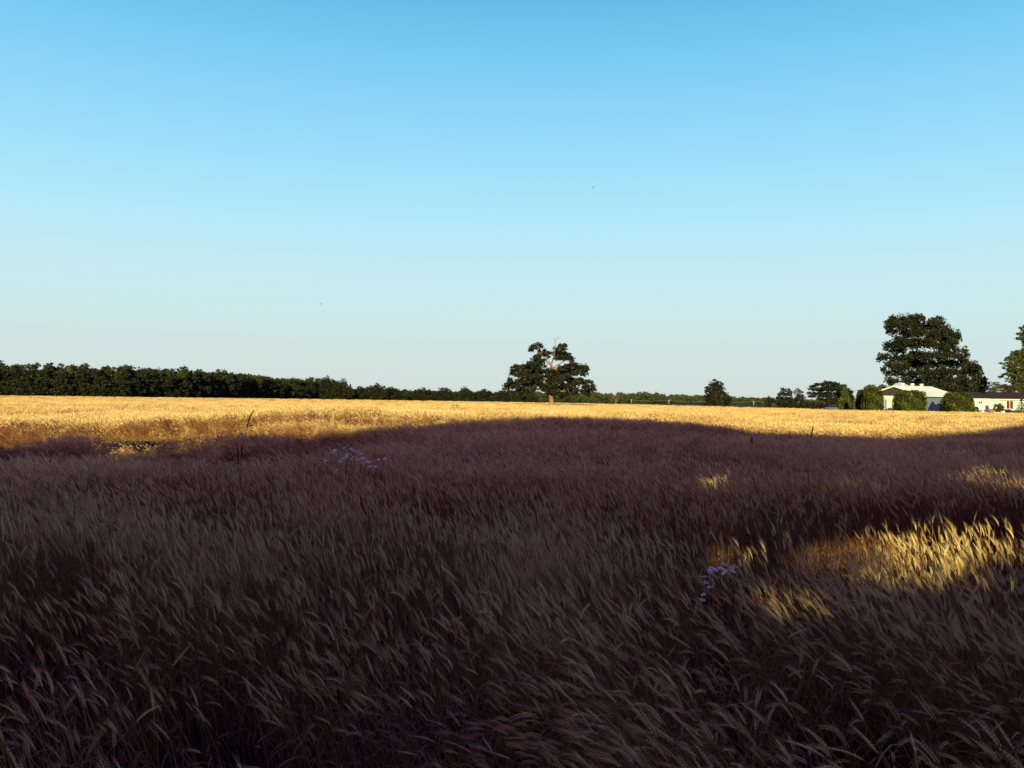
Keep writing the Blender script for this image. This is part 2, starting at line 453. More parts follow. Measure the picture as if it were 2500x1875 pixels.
for i, cx in enumerate(cents):
    s = own == i
    top = float(lz[s].max())
    rt = empty('boundary_tree', (cx, YH, 0))
    tag(rt, 'dense boundary tree behind the viewer, %s in its row' % whichs[i], 'tree', 'trees of the field boundary behind the viewer')
    tb = MB()
    tb.tube([(0, 0, -.1), (.05, 0, top * .3), (-.05, .05, top * .6), (0, 0, top * .9)], [.28, .22, .15, .04], 8)
    for k in range(7):
        a = k * 2.4; z = top * (.2 + .09 * k)
        tb.tube([(0, 0, z), (math.cos(a) * 1.0, math.sin(a) * .5, z + .5), (math.cos(a) * 1.9, math.sin(a) * .9, min(top * .95, z + 1.0))], [.09, .06, .02], 5)
    tb.build('trunk', M['darkbark'], rt, True)
    P = np.column_stack([lx[s], ly[s], lz[s]])
    crown_obj('crown', P, rng.uniform(0, 1, len(P)), 0.27, M['wood_leaf'], rt, (cx, YH, 0), 0.2)

# ------------------------------------------------------------------ wheat stalk meshes (instanced by the wheat field)
def bary_tube(path, rad, k, V, Fq, mi, m):
    n0 = len(V)
    for i, p in enumerate(path):
        a = path[min(i + 1, len(path) - 1)] - path[max(i - 1, 0)]; a = a / np.linalg.norm(a)
        u = np.cross(a, [0.1, 1, 0.05]); u /= np.linalg.norm(u); w = np.cross(a, u)
        for j in range(k):
            t = 2 * math.pi * j / k
            V.append(p + (u * math.cos(t) + w * math.sin(t)) * rad[i])
    for i in range(len(path) - 1):
        for j in range(k):
            Fq.append((n0 + i * k + j, n0 + i * k + (j + 1) % k, n0 + (i + 1) * k + (j + 1) % k, n0 + (i + 1) * k + j)); mi.append(m)
def stalk(V, Fq, Ft, mi, mt, rng, lod, lean, bend, droop, off=(0, 0), H=None, wk=1.0):
    H = H or rng.uniform(0.70, 0.95)
    ns = {0: 7, 1: 4, 2: 2}[lod]
    az = rng.uniform(-.35, .35)
    dirx = np.array([-math.cos(az), math.sin(az), 0.0])
    p = np.array([off[0], off[1], 0.0]); path = [p.copy()]
    for i in range(ns):
        th = lean + bend * ((i + 1) / ns) ** 2.2
        p = p + (dirx * math.sin(th) + np.array([0, 0, 1]) * math.cos(th)) * H / ns
        path.append(p.copy())
    r0 = {0: .0017, 1: .0021, 2: .0042}[lod] * wk
    bary_tube(path, [r0 * (1 - .35 * i / ns) for i in range(ns + 1)], 3, V, Fq, mi, 1)
    el = rng.uniform(.062, .092)
    th0 = lean + bend
    # ear
    if lod == 0:
        n = 15; q = p.copy(); side = 1
        rot = rng.uniform(0, math.pi)
        for i in range(n + 1):
            th = th0 + droop * (i / n)
            ax = dirx * math.sin(th) + np.array([0, 0, 1]) * math.cos(th)
            u = np.cross(ax, [dirx[1], -dirx[0], 0.02]); u /= np.linalg.norm(u); w = np.cross(ax, u)
            sd = (u * math.cos(rot) + w * math.sin(rot)) * side
            ot = np.cross(ax, sd)
            c = q + sd * .0034
            d = ax * .95 + sd * .32; d /= np.linalg.norm(d)
            s = .0078 * (1.05 - .35 * abs(2 * i / n - .9))
            rr = .0032 * (1.15 - .5 * abs(2 * i / n - .8))
            n0 = len(V)
            e1 = np.cross(d, ot); e1 /= np.linalg.norm(e1)
            V.append(c - d * s * .8)
            for a_, b_ in ((1, 0), (0, 1.3), (-1, 0), (0, -1.3)):
                V.append(c + (e1 * a_ + ot * b_) * rr)
            V.append(c + d * s * 1.3)
            for j in range(4):
                Ft.append((n0, n0 + 1 + (j + 1) % 4, n0 + 1 + j)); mt.append(0)
                Ft.append((n0 + 5, n0 + 1 + j, n0 + 1 + (j + 1) % 4)); mt.append(0)
            # awn
            for rep in range(2):
                la = rng.uniform(.035, .065) * (1.0 - .25 * i / n)
                da = ax * 1.0 + sd * rng.uniform(.12, .34) + ot * rng.uniform(-.25, .25); da /= np.linalg.norm(da)
                n0 = len(V); tipp = c + d * s
                V.extend([tipp - ot * .0003, tipp + ot * .0003, tipp + da * la])
                Ft.append((n0, n0 + 1, n0 + 2)); mt.append(2)
            q = q + ax * el / n; side = -side
    else:
        n = {1: 4, 2: 2}[lod]; q = p.copy(); pth = [q.copy()]
        for i in range(n):
            th = th0 + droop * ((i + .5) / n)
            q = q + (dirx * math.sin(th) + np.array([0, 0, 1]) * math.cos(th)) * el / n
            pth.append(q.copy())
        if lod == 1:
            bary_tube(pth, [.0025, .0056, .0048, .0053, .001], 4, V, Fq, mi, 0)
            for i in range(7):
                j = rng.integers(1, n + 1); la = rng.uniform(.03, .06)
                ax = pth[j] - pth[j - 1]; ax /= np.linalg.norm(ax)
                da = ax + rng.normal(0, .22, 3); da /= np.linalg.norm(da)
                sdv = np.cross(da, rng.normal(size=3)); sdv /= np.linalg.norm(sdv)
                n0 = len(V); V.extend([pth[j] - sdv * .0009, pth[j] + sdv * .0009, pth[j] + da * la])
                Ft.append((n0, n0 + 1, n0 + 2)); mt.append(2)
        else:
            bary_tube(pth, [.003 * wk, .010 * wk, .001], 4, V, Fq, mi, 0)
            ax = pth[-1] - pth[0]; ax /= np.linalg.norm(ax)
            sdv = np.cross(ax, rng.normal(size=3)); sdv /= np.linalg.norm(sdv)
            n0 = len(V); V.extend([pth[1] - sdv * .009 * wk, pth[1] + sdv * .009 * wk, pth[-1] + ax * .05])
            Ft.append((n0, n0 + 1, n0 + 2)); mt.append(2)
    # dry leaves
    nlv = {0: 3, 1: 1, 2: 0}[lod]
    for _ in range(nlv):
        if rng.random() < .3: continue
        k = rng.uniform(.25, .72); base = path[0] + (path[-1] - path[0]) * k
        i0 = min(int(k * ns), ns - 1); base = path[i0] + (path[i0 + 1] - path[i0]) * (k * ns - i0)
        a = rng.uniform(0, 2 * math.pi); h = np.array([math.cos(a), math.sin(a), 0]); sdv = np.array([-math.sin(a), math.cos(a), 0])
        ln_ = rng.uniform(.10, .2); up = rng.uniform(.3, 1.1); q = base.copy(); seg = 4; n0 = len(V)
        for i in range(seg + 1):
            ww = .0038 * math.sin(math.pi * (.25 + .7 * i / seg)) + .0004
            V.append(q - sdv * ww); V.append(q + sdv * ww)
            up -= rng.uniform(.3, .75)
            q = q + (h * math.cos(up) + np.array([0, 0, 1]) * math.sin(up)) * ln_ / seg
        for i in range(seg):
            Fq.append((n0 + 2 * i, n0 + 2 * i + 1, n0 + 2 * i + 3, n0 + 2 * i + 2)); mi.append(3)
STALKS = bpy.data.collections.new('wheat_stalks')       # source shapes for the field, not placed in the scene themselves
def add_source(idx, lod, specs, rng, name):
    V, Fq, Ft, mi, mt = [], [], [], [], []
    for sp_ in specs:
        stalk(V, Fq, Ft, mi, mt, rng, lod, *sp_)
    fs = [np.array(Fq)] + ([np.array(Ft)] if Ft else [])
    me = mesh_np(name, V, fs, [M['ear'], M['stem'], M['awn'], M['leaf']], mi + mt)
    o = bpy.data.objects.new('%s_%03d' % (name, idx), me)
    STALKS.objects.link(o)
rs = np.random.default_rng(3)
NV = 0
def near_src(n, lean, bend, droop):
    global NV
    out = []
    for _ in range(n):
        add_source(NV, 0, [(rs.uniform(*lean), rs.uniform(*bend), rs.uniform(*droop))], rs, 'a_wheat_stalk')
        out.append(NV); NV += 1
    return np.array(out)
UP = near_src(15, (-.06, .10), (.0, .3), (.0, .6))
MID = near_src(15, (.10, .30), (.15, .5), (.1, .6))
BENT = near_src(15, (.32, .62), (.2, .75), (.1, .9))
def tuft_src(n, lod, cnt, rad, lean, bend, droop, wk=1.0):
    global NV
    out = []
    for _ in range(n):
        sp_ = []
        for _ in range(cnt):
            a = rs.uniform(0, 2 * math.pi); r = rad * math.sqrt(rs.random())
            sp_.append((rs.uniform(*lean), rs.uniform(*bend), rs.uniform(*droop), (r * math.cos(a), r * math.sin(a)), rs.uniform(.74, .93), wk))
        add_source(NV, lod, sp_, rs, 'b_wheat_tuft')
        out.append(NV); NV += 1
    return np.array(out)
TUP = tuft_src(8, 1, 10, .13, (-.05, .15), (.05, .5), (0, .7))
TBENT = tuft_src(8, 1, 10, .13, (.1, .4), (.5, 1.2), (.2, .9))
FAR = tuft_src(10, 2, 26, .42, (-.08, .2), (.0, .6), (0, .7), 1.35)
VFAR = tuft_src(6, 2, 34, .9, (-.08, .2), (.0, .5), (0, .6), 2.6)

# ------------------------------------------------------------------ where the wheat stands
def nz(x, y, s, seed=0.0):
    x = x / s + seed * 7.3; y = y / s - seed * 3.1
    return (np.sin(x * 1.7 + 1.3 * np.sin(y * 1.1 + seed)) + np.sin(y * 1.9 + 1.1 * np.sin(x * .9 + 2 * seed)) + np.sin((x + y) * 1.2 + seed)) / 3
lane_far = [hit(*p)[:2] for p in [(1380, 1345), (1560, 1310), (1740, 1262), (1950, 1240), (2150, 1222), (2350, 1205), (2560, 1190), (2900, 1170)]]
lane_near = [hit(*p)[:2] for p in [(1380, 1352), (1560, 1345), (1740, 1315), (1950, 1335), (2100, 1335), (2250, 1305), (2520, 1285), (2900, 1262)]]
lf = np.array(lane_far); lnr = np.array(lane_near)
def in_lane(x, y):
    """clear wheel track crossing the right half of the field"""
    a = np.arctan2(x, y)
    af = np.arctan2(lf[:, 0], lf[:, 1]); an = np.arctan2(lnr[:, 0], lnr[:, 1])
    rf = np.interp(a, af, np.hypot(lf[:, 0], lf[:, 1])); rn = np.interp(a, an, np.hypot(lnr[:, 0], lnr[:, 1]))
    r = np.hypot(x, y)
    return (a > af[0]) & (r > rn) & (r < rf)
def blob(x, y, px, py, w, d):
    p = hit(px, py)
    return np.exp(-((x - p[0]) / w) ** 2 - ((y - p[1]) / d) ** 2)
def hollow(x, y):
    h = .95 * blob(x, y, 920, 1690, .42, .34) + .9 * blob(x, y, 1180, 1740, .4, .3) + .85 * blob(x, y, 1480, 1660, .22, .4) + .8 * blob(x, y, 560, 1560, .4, .25)
    h += .8 * blob(x, y, 420, 1480, .5, .2) + .75 * blob(x, y, 720, 1510, .42, .2) + .5 * blob(x, y, 330, 1180, .7, .5) + .6 * blob(x, y, 300, 1120, 1.6, .5)
    h += .75 * blob(x, y, 1250, 1180, 1.3, .25) + .6 * blob(x, y, 1080, 1235, .6, .25) + .5 * blob(x, y, 1930, 1100, 1.0, .5) + .5 * blob(x, y, 1580, 1050, 1.6, .8)
    h += .6 * blob(x, y, 1850, 1480, .3, .12) + .5 * blob(x, y, 2430, 1210, .8, .3) + .6 * blob(x, y, 80, 1400, .5, .3) + .7 * blob(x, y, 1230, 1540, .4, .16)
    h += .6 * blob(x, y, 2100, 1640, .35, .12) + .5 * blob(x, y, 250, 1750, .3, .15) + .5 * blob(x, y, 1050, 1420, .7, .2)
    far = .95 * blob(x, y, 330, 1002, 4.0, 3.0) + .8 * blob(x, y, 640, 1005, 3.0, 2.0) + .95 * blob(x, y, 200, 1036, 2.6, 1.6) + .8 * blob(x, y, 380, 1034, 1.6, 1.0) + .7 * blob(x, y, 60, 1008, 3.0, 2.0)
    far += .7 * blob(x, y, 140, 1062, 1.2, .6) + .7 * blob(x, y, 520, 1030, 1.3, .9) + .6 * blob(x, y, 900, 1010, 2.5, 2.0) + .6 * blob(x, y, 2080, 1040, 2.5, 1.2) + .6 * blob(x, y, 2280, 1048, 2.5, 1.0)
    far *= np.clip(.7 + .8 * nz(x, y, 1.0, 8.0), .1, 1.2)
    h = h + np.clip(far, 0, .9)
    return np.clip(h, 0, .93)
def lodged(x, y):
    a = 1.7 * np.exp(-((x + 10.5) / 6.8) ** 4 - ((y - 20) / 8) ** 4)
    a = a + .9 * np.exp(-((x - 13) / 5) ** 2 - ((y - 27) / 3.0) ** 2) + .8 * np.exp(-((x - 8) / 4) ** 2 - ((y - 27) / 2.5) ** 2)
    a = a * np.clip(0.62 + 0.95 * nz(x, y, 1.3, 2.0), 0.05, 1.2)
    return np.clip(a, 0, 1.0)
PTS = {'co': [], 'rot': [], 'sc': [], 'ix': []}
def put(x, y, rx, ry, rz, sc, ix, dz=0.0):
    z = ground_h(x, y) + dz
    PTS['co'].append(np.column_stack([x, y, z])); PTS['rot'].append(np.column_stack([rx, ry, rz]))
    PTS['sc'].append(sc); PTS['ix'].append(ix)
def polar(n, r0, r1, power, a0, a1, rng):
    u = rng.random(n)
    if power == 0: r = r0 * (r1 / r0) ** u                    # density ~ 1/r^2
    else: r = np.sqrt(r0 ** 2 + (r1 ** 2 - r0 ** 2) * u)      # even density
    a = rng.uniform(R(a0), R(a1), n)
    return r * np.sin(a), r * np.cos(a), r
rw = np.random.default_rng(21)
# single stalks close to the camera
def singles(n, r0, r1, a0, a1):
    x, y, r = polar(n, r0, r1, 1, a0, a1, rw)
    hol = hollow(x, y); lane = in_lane(x, y)
    dens = (1 - hol) * np.clip(.50 + 1.15 * nz(x, y, .5, 1) * np.clip((8.5 - r) / 4, .35, 1), .05, 1)
    dens = np.where(lane, .05, dens)
    k = rw.random(n) < dens
    x, y, r, hol = x[k], y[k], r[k], hol[k]; n = len(x)
    az_ = np.degrees(np.arctan2(x, y))
    near = np.clip((5.0 - r) / 2.6, 0, 1)
    strong = np.clip(near * (1.0 + .35 * np.clip(az_ / 15, -1, 1)) + .28 * nz(x, y, .9, 3) + .25 * (az_ > 12) * np.clip((7.0 - r) / 3, 0, 1), 0, 1)
    u = rw.random(n) * .6 + strong * .75
    cls = np.where(u < .50, 0, np.where(u < .96, 1, 2))
    ix = np.where(cls == 0, UP[rw.integers(0, 15, n)], np.where(cls == 1, MID[rw.integers(0, 15, n)], BENT[rw.integers(0, 15, n)]))
    sweep = .5 * nz(x, y, 1.1, 5)
    az = sweep + rw.normal(0, .28, n) + np.where(rw.random(n) < .07, rw.uniform(-3, 3, n), 0)
    tilt = -(0.01 + .20 * strong + .16 * np.clip(nz(x, y, .6, 4), -.3, 1) + rw.normal(0, .09, n))
    sc = .86 * (0.97 + .10 * nz(x, y, 1.3, 6)) * rw.uniform(.84, 1.08, n) * np.where(rw.random(n) < .04, 1.13, 1) * (1 - .35 * hol)
    put(x, y, rw.normal(0, .07, n), tilt, az, sc, ix)
singles(33000, 1.1, 7.6, -42, 44)
singles(11000, 7.6, 10.5, -40, 40)
singles(1500, .9, 3.0, -110, -42)
singles(1500, .9, 3.0, 44, 110)
# tufts in the middle distance
def tufts(n, r0, r1, power, up, bent, a=40):
    x, y, r = polar(n, r0, r1, power, -a, a, rw)
    hol = hollow(x, y) * .8; lane = in_lane(x, y)
    k = (rw.random(n) < (1 - hol)) & ~lane
    x, y, r, hol = x[k], y[k], r[k], hol[k]; n = len(x)
    L = lodged(x, y)
    b = rw.random(n) < np.clip(.04 + .22 * nz(x, y, 2, 3) + L, 0, 1)
    ix = np.where(b, bent[rw.integers(0, len(bent), n)], up[rw.integers(0, len(up), n)])
    az = .45 * nz(x, y, 2.5, 5) + rw.normal(0, .35, n) + L * rw.normal(0, .5, n)
    tilt = -(0.0 + .10 * np.clip(nz(x, y, 1.5, 4), -.4, 1) + L * 1.0 + rw.normal(0, .08, n))
    sc = .86 * (0.98 + .09 * nz(x, y, 3.0, 6)) * rw.uniform(.88, 1.06, n) * (1 - .45 * hol) * (1 - .22 * np.clip(L, 0, 1))
    put(x, y, rw.normal(0, .09, n), tilt, az, sc, ix)
tufts(1200, 9, 11, 1, TUP, TBENT)
tufts(18000, 10.3, 26, 1, TUP, TBENT)
tufts(16000, 23, 60, 0, TUP, TBENT, 38)
tufts(16000, 30, 130, 0, FAR, FAR, 38)
def field_end(az):     # the field reaches farther on the left than in front of the farm
    return np.interp(np.degrees(az), [-45, -30, -12, 0, 6, 14, 20, 24, 45], [370, 372, 520, 420, 330, 220, 152, 146, 150])
def far_tufts(n):
    x, y, r = polar(n, 80, 520, 0, -42, 42, rw)
    k = r < field_end(np.arctan2(x, y))
    x, y, r = x[k], y[k], r[k]; n = len(x)
    put(x, y, rw.normal(0, .05, n), -rw.uniform(0, .15, n), rw.normal(0, .6, n), rw.uniform(.72, .95, n), VFAR[rw.integers(0, len(VFAR), n)])
far_tufts(22000)
co = np.concatenate(PTS['co']); rot = np.concatenate(PTS['rot']); sc = np.concatenate(PTS['sc']); ix = np.concatenate(PTS['ix'])
# keep the viewer's own standing place free
print('wheat instances', len(co))
me = bpy.data.meshes.new('wheat_field')
me.vertices.add(len(co)); me.vertices.foreach_set('co', co.astype(np.float32).reshape(-1))
a = me.attributes.new('rot', 'FLOAT_VECTOR', 'POINT'); a.data.foreach_set('vector', rot.astype(np.float32).reshape(-1))
a = me.attributes.new('sc', 'FLOAT', 'POINT'); a.data.foreach_set('value', sc.astype(np.float32))
a = me.attributes.new('ix', 'INT', 'POINT'); a.data.foreach_set('value', ix.astype(np.int32))
for k in ('ear', 'stem', 'awn', 'leaf'): me.materials.append(M[k])
wf = bpy.data.objects.new('wheat_field', me)
COL.objects.link(wf)
tag(wf, 'field of ripe bearded wheat, mostly in shade with a sunlit golden band behind', 'wheat field', kind='stuff')
ng = bpy.data.node_groups.new('plant_wheat', 'GeometryNodeTree')
ng.interface.new_socket('Geometry', in_out='INPUT', socket_type='NodeSocketGeometry')
ng.interface.new_socket('Geometry', in_out='OUTPUT', socket_type='NodeSocketGeometry')
gi = ng.nodes.new('NodeGroupInput'); gout = ng.nodes.new('NodeGroupOutput')
ci = ng.nodes.new('GeometryNodeCollectionInfo'); ci.inputs['Collection'].default_value = STALKS
ci.inputs['Separate Children'].default_value = True; ci.inputs['Reset Children'].default_value = True
iop = ng.nodes.new('GeometryNodeInstanceOnPoints')
iop.inputs['Pick Instance'].default_value = True
def named(nm, ty):
    n = ng.nodes.new('GeometryNodeInputNamedAttribute'); n.data_type = ty; n.inputs['Name'].default_value = nm; return n
nr, ns_, ni = named('rot', 'FLOAT_VECTOR'), named('sc', 'FLOAT'), named('ix', 'INT')
er = ng.nodes.new('FunctionNodeEulerToRotation')
ng.links.new(nr.outputs['Attribute'], er.inputs[0])
ng.links.new(gi.outputs[0], iop.inputs['Points'])
ng.links.new(ci.outputs[0], iop.inputs['Instance'])
ng.links.new(ni.outputs['Attribute'], iop.inputs['Instance Index'])
ng.links.new(er.outputs[0], iop.inputs['Rotation'])
ng.links.new(ns_.outputs['Attribute'], iop.inputs['Scale'])
ng.links.new(iop.outputs[0], gout.inputs[0])
md = wf.modifiers.new('plant_wheat', 'NODES'); md.node_group = ng

# ------------------------------------------------------------------ distant woods
def hz(px):
    return 959.6 + 0.01379 * px
def wood(name, label, samples, rows, spacing, card, m, per, jit=0.12, front=None, seed=9, low=0.05, lobes_n=5):
    """samples: (px, tree height above the horizon in px, distance). A belt of separate crowns that reads as one mass"""
    rng = np.random.default_rng(seed)
    sp_ = np.array(samples, float)
    L, tones = [], []
    X = (sp_[:, 0] - 1250) / F * sp_[:, 2]
    seglen = np.hypot(np.diff(X), np.diff(sp_[:, 2])); cum = np.concatenate([[0], np.cumsum(seglen)])
    CC, TT = [], []
    for row in range(rows):
        s = rng.uniform(0, spacing)
        while s < cum[-1]:
            px = np.interp(s, cum, sp_[:, 0]); off = np.interp(s, cum, sp_[:, 1]); Y = np.interp(s, cum, sp_[:, 2])
            h = CAM[2] + off * Y / F
            frontrow = row == 0
            hh = h * (rng.uniform(.66, .9) if frontrow else rng.uniform(.90, 1.0 + jit * (rng.random() < .25)))
            Yt = Y + row * spacing * .9 + rng.uniform(-2, 2)
            x = (px - 1250) / F * Yt; w = spacing * rng.uniform(.8, 1.25)
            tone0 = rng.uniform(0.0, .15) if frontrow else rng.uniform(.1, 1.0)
            lb = []
            for k in range(lobes_n):
                f = k / (lobes_n - 1)
                zc = hh * (.28 + .60 * f); ww = w * (1.0 - .55 * f ** 1.6) * rng.uniform(.8, 1.1)
                lb.append((x + rng.normal(0, w * .28), Yt + rng.normal(0, w * .2), zc, ww * .62, ww * .6, hh * .17))
            lb.append((x, Yt, hh * .2, w * .7, w * .6, hh * .2))
            C, T = crown_cards(lb, spacing * .13, per, card, 1.0, .35, .7, .2, rng)
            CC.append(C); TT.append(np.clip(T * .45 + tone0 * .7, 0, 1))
            s += spacing * rng.uniform(.6, 1.2)
    C = np.concatenate(CC); T = np.concatenate(TT)
    # understorey so that no daylight shows at the foot of the wood
    n = int(cum[-1] * 14)
    s = rng.uniform(0, cum[-1], n); px = np.interp(s, cum, sp_[:, 0]); Y = np.interp(s, cum, sp_[:, 2]); off = np.interp(s, cum, sp_[:, 1])
    Yu = Y + rng.uniform(0, spacing * rows * .8, n)
    C = np.vstack([C, np.column_stack([(px - 1250) / F * Yu, Yu, rng.uniform(0, 1, n) ** 1.3 * (CAM[2] + off * Y / F) * .55])])
    T = np.concatenate([T, rng.uniform(0, .3, n)])
    V, Fc, A = leaves(C, card, T, rng, .3)
    o = bpy.data.objects.new(name, mesh_np(name, V, [Fc], [m], attr=A)); COL.objects.link(o)
    tag(o, label, 'wood', kind='stuff')
    print(name, len(C))
    return o
wood('woodland', 'dark green wood along the left edge of the field, getting lower towards the lone tree',
     [(-350, 78, 392), (0, 76, 398), (150, 75, 402), (240, 73, 408), (325, 67, 425), (435, 64, 455), (540, 59, 505), (600, 54, 550), (660, 48, 590), (750, 45, 640), (805, 45, 675), (822, 34, 700),
      (850, 24, 720), (1000, 20, 750), (1240, 19, 800), (1300, 20, 830)], 4, 7.5, .85, M['wood_leaf'], 13, .08)
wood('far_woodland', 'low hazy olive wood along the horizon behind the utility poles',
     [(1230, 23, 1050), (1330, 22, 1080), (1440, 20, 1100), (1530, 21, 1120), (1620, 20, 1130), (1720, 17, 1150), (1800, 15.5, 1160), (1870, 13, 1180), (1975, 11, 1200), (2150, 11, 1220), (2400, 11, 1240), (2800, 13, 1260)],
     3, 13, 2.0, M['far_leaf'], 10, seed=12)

# ------------------------------------------------------------------ dark trees in front of the wood
mid_trees = [(797, 920, 32, 640, 'small tree with an open top poking out above the end of the dark wood'),
             (838, 930, 50, 640, 'dark rounded tree with thin pale twigs on top where the tall wood ends'),
             (880, 942, 46, 650, 'low dark tree filling the dip just right of the tall wood'),
             (918, 936, 58, 650, 'broad dark domed tree, highest right of the wood'),
             (960, 945, 50, 660, 'dark tree sloping down on the right of the broad domed tree'),
             (1033, 947, 52, 640, 'isolated round black-green tree in the low gap of the treeline'),
             (1083, 946, 46, 680, 'flat-topped olive tree right of the round black-green tree'),
             (1138, 944, 36, 690, 'narrow tree with a pointed tip above the low treeline'),
             (1180, 950, 50, 700, 'low olive tree left of the lone field tree'),
             (1222, 951, 44, 700, 'low tree partly behind the left boughs of the lone field tree')]
for i, (px, top, w, Y, lab) in enumerate(mid_trees):
    base = hz(px) + 6; h = base - top; L = []
    for k in range(9):
        f = k / 8; ww = w * .5 * math.sqrt(max(.08, 1 - (f * .95) ** 2.2))
        for s in ((-.5, .5) if f < .85 else (0,)):
            L.append((px + s * ww + RNG.normal(0, w * .05), base - h * (.2 + .72 * f) + RNG.normal(0, 1), ww * .55, h * .13))
    lobes = px_lobes(L, 0, 0, 1, Y, .8)
    tree('field_edge_tree', lab, 'tree', lobes, Y, px, M['oak_leaf'] if i % 2 else M['dark_leaf'], M['darkbark'], 1.6, 10, 1.1, .35, 1.3, 'dark trees in front of the wood')

# ------------------------------------------------------------------ the lone field tree
Y0 = 195.0
O = (1220, 810, 9.217)
hero = [(830, 345, 130, 55), (900, 300, 65, 38), (720, 410, 65, 30), (760, 360, 70, 35), (890, 455, 30, 30),
        (1350, 320, 85, 30), (1490, 310, 70, 28), (1290, 390, 70, 40), (1420, 400, 80, 40), (1370, 480, 150, 60), (1500, 500, 100, 50), (1260, 500, 60, 60), (1480, 580, 150, 55), (1590, 590, 75, 60), (1330, 590, 110, 45), (1640, 650, 35, 40),
        (1020, 450, 75, 45), (1130, 500, 55, 45), (950, 510, 100, 40), (870, 560, 110, 40), (800, 625, 110, 45), (940, 640, 90, 40), (1080, 560, 50, 40), (860, 690, 120, 40),
        (700, 740, 160, 45), (400, 775, 90, 32), (540, 785, 90, 40), (310, 800, 60, 25), (330, 870, 90, 35), (270, 945, 60, 25), (460, 860, 130, 55), (640, 830, 140, 50), (820, 790, 110, 55), (960, 740, 70, 50),
        (400, 960, 120, 50), (560, 950, 150, 60), (760, 920, 150, 70), (960, 900, 130, 60), (1120, 880, 90, 50),
        (230, 1075, 75, 35), (170, 1155, 50, 28), (300, 1120, 90, 45), (120, 1240, 55, 35), (220, 1210, 100, 50), (390, 1130, 120, 60), (560, 1080, 150, 70), (760, 1060, 150, 80), (950, 1040, 140, 70), (90, 1285, 30, 18),
        (380, 1250, 120, 50), (540, 1210, 140, 70), (720, 1180, 130, 70), (880, 1160, 120, 60), (1000, 1210, 90, 60), (420, 1330, 90, 40), (560, 1330, 110, 50), (700, 1310, 90, 45), (480, 1410, 60, 45), (240, 1330, 70, 30),
        (1100, 980, 120, 60), (1180, 1090, 110, 70), (1090, 1300, 80, 45), (1180, 1240, 90, 60), (1250, 930, 100, 60), (1380, 880, 120, 60), (1330, 1030, 100, 60), (1440, 980, 100, 50), (1500, 800, 120, 70), (1380, 780, 70, 45),
        (1620, 740, 110, 55), (1740, 740, 90, 40), (1650, 850, 130, 70), (1800, 800, 110, 55), (1900, 790, 75, 50), (1920, 870, 60, 45), (1840, 890, 100, 45), (1720, 940, 90, 40), (1900, 960, 75, 45), (1560, 930, 100, 50), (1960, 830, 30, 40),
        (1500, 1080, 120, 55), (1640, 1090, 110, 50), (1790, 1080, 100, 45), (1560, 1190, 140, 60), (1710, 1180, 110, 50), (1890, 1130, 110, 45), (2020, 1130, 75, 50), (2080, 1200, 60, 50), (1930, 1230, 110, 55), (2090, 1290, 60, 50), (1980, 1330, 100, 50), (1880, 1340, 60, 50), (2010, 1400, 80, 35), (2130, 1280, 30, 40),
        (1380, 1190, 90, 60), (1330, 1280, 80, 50), (1450, 1290, 120, 60), (1600, 1310, 120, 60), (1730, 1330, 80, 60), (1380, 1400, 80, 45), (1500, 1410, 80, 40), (1620, 1400, 70, 35), (1400, 1470, 60, 35), (1750, 1390, 50, 30),
        (1150, 900, 80, 50, -4), (1160, 1010, 90, 60, -4), (1130, 1130, 90, 60, -4), (1190, 1200, 90, 60, -4), (1100, 1270, 80, 50, -4), (1180, 1330, 60, 35, 2), (880, 840, 80, 40, -4), (760, 800, 70, 40, -4), (1400, 820, 90, 40, -4), (1560, 780, 90, 45, -4), (1560, 1000, 90, 45, -4), (650, 1000, 120, 50, -4), (850, 1000, 120, 60, -4), (1350, 1110, 90, 60, -4), (1300, 970, 90, 50, -4), (1500, 1240, 90, 50, -4), (880, 1110, 90, 60, -4),
        (1040, 1310, 80, 45, -3), (1270, 1330, 80, 50, -3), (1150, 1345, 60, 32, -3), (1340, 1390, 70, 40, -3), (960, 1270, 70, 40, -3), (780, 1290, 60, 40, -2)]
hb = at(1346, 985, Y0)
ht = empty('lone_tree', (hb[0], hb[1], 0))
tag(ht, 'big spreading tree standing alone in the wheat with bare dead top twigs', 'tree')
lob = px_lobes(hero, *O, Y0, .75)
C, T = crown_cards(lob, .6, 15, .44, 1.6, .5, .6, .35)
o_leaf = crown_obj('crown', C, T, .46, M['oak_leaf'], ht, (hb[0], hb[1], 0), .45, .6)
def hp(u, v, dy=0.0):
    p = at(O[0] + u / O[2], O[1] + v / O[2], Y0 + dy); return (p[0] - hb[0], p[1] - hb[1], p[2])
tr = MB()
tr.tube([(0, 0, -.2), hp(1165, 1600), hp(1158, 1500), hp(1148, 1430), hp(1150, 1300, .3), hp(1165, 1100, .5), hp(1175, 900, .5), hp(1165, 800, -1.5), hp(1155, 700, -2)], [.72, .56, .48, .50, .36, .32, .30, .30, .24], 10)
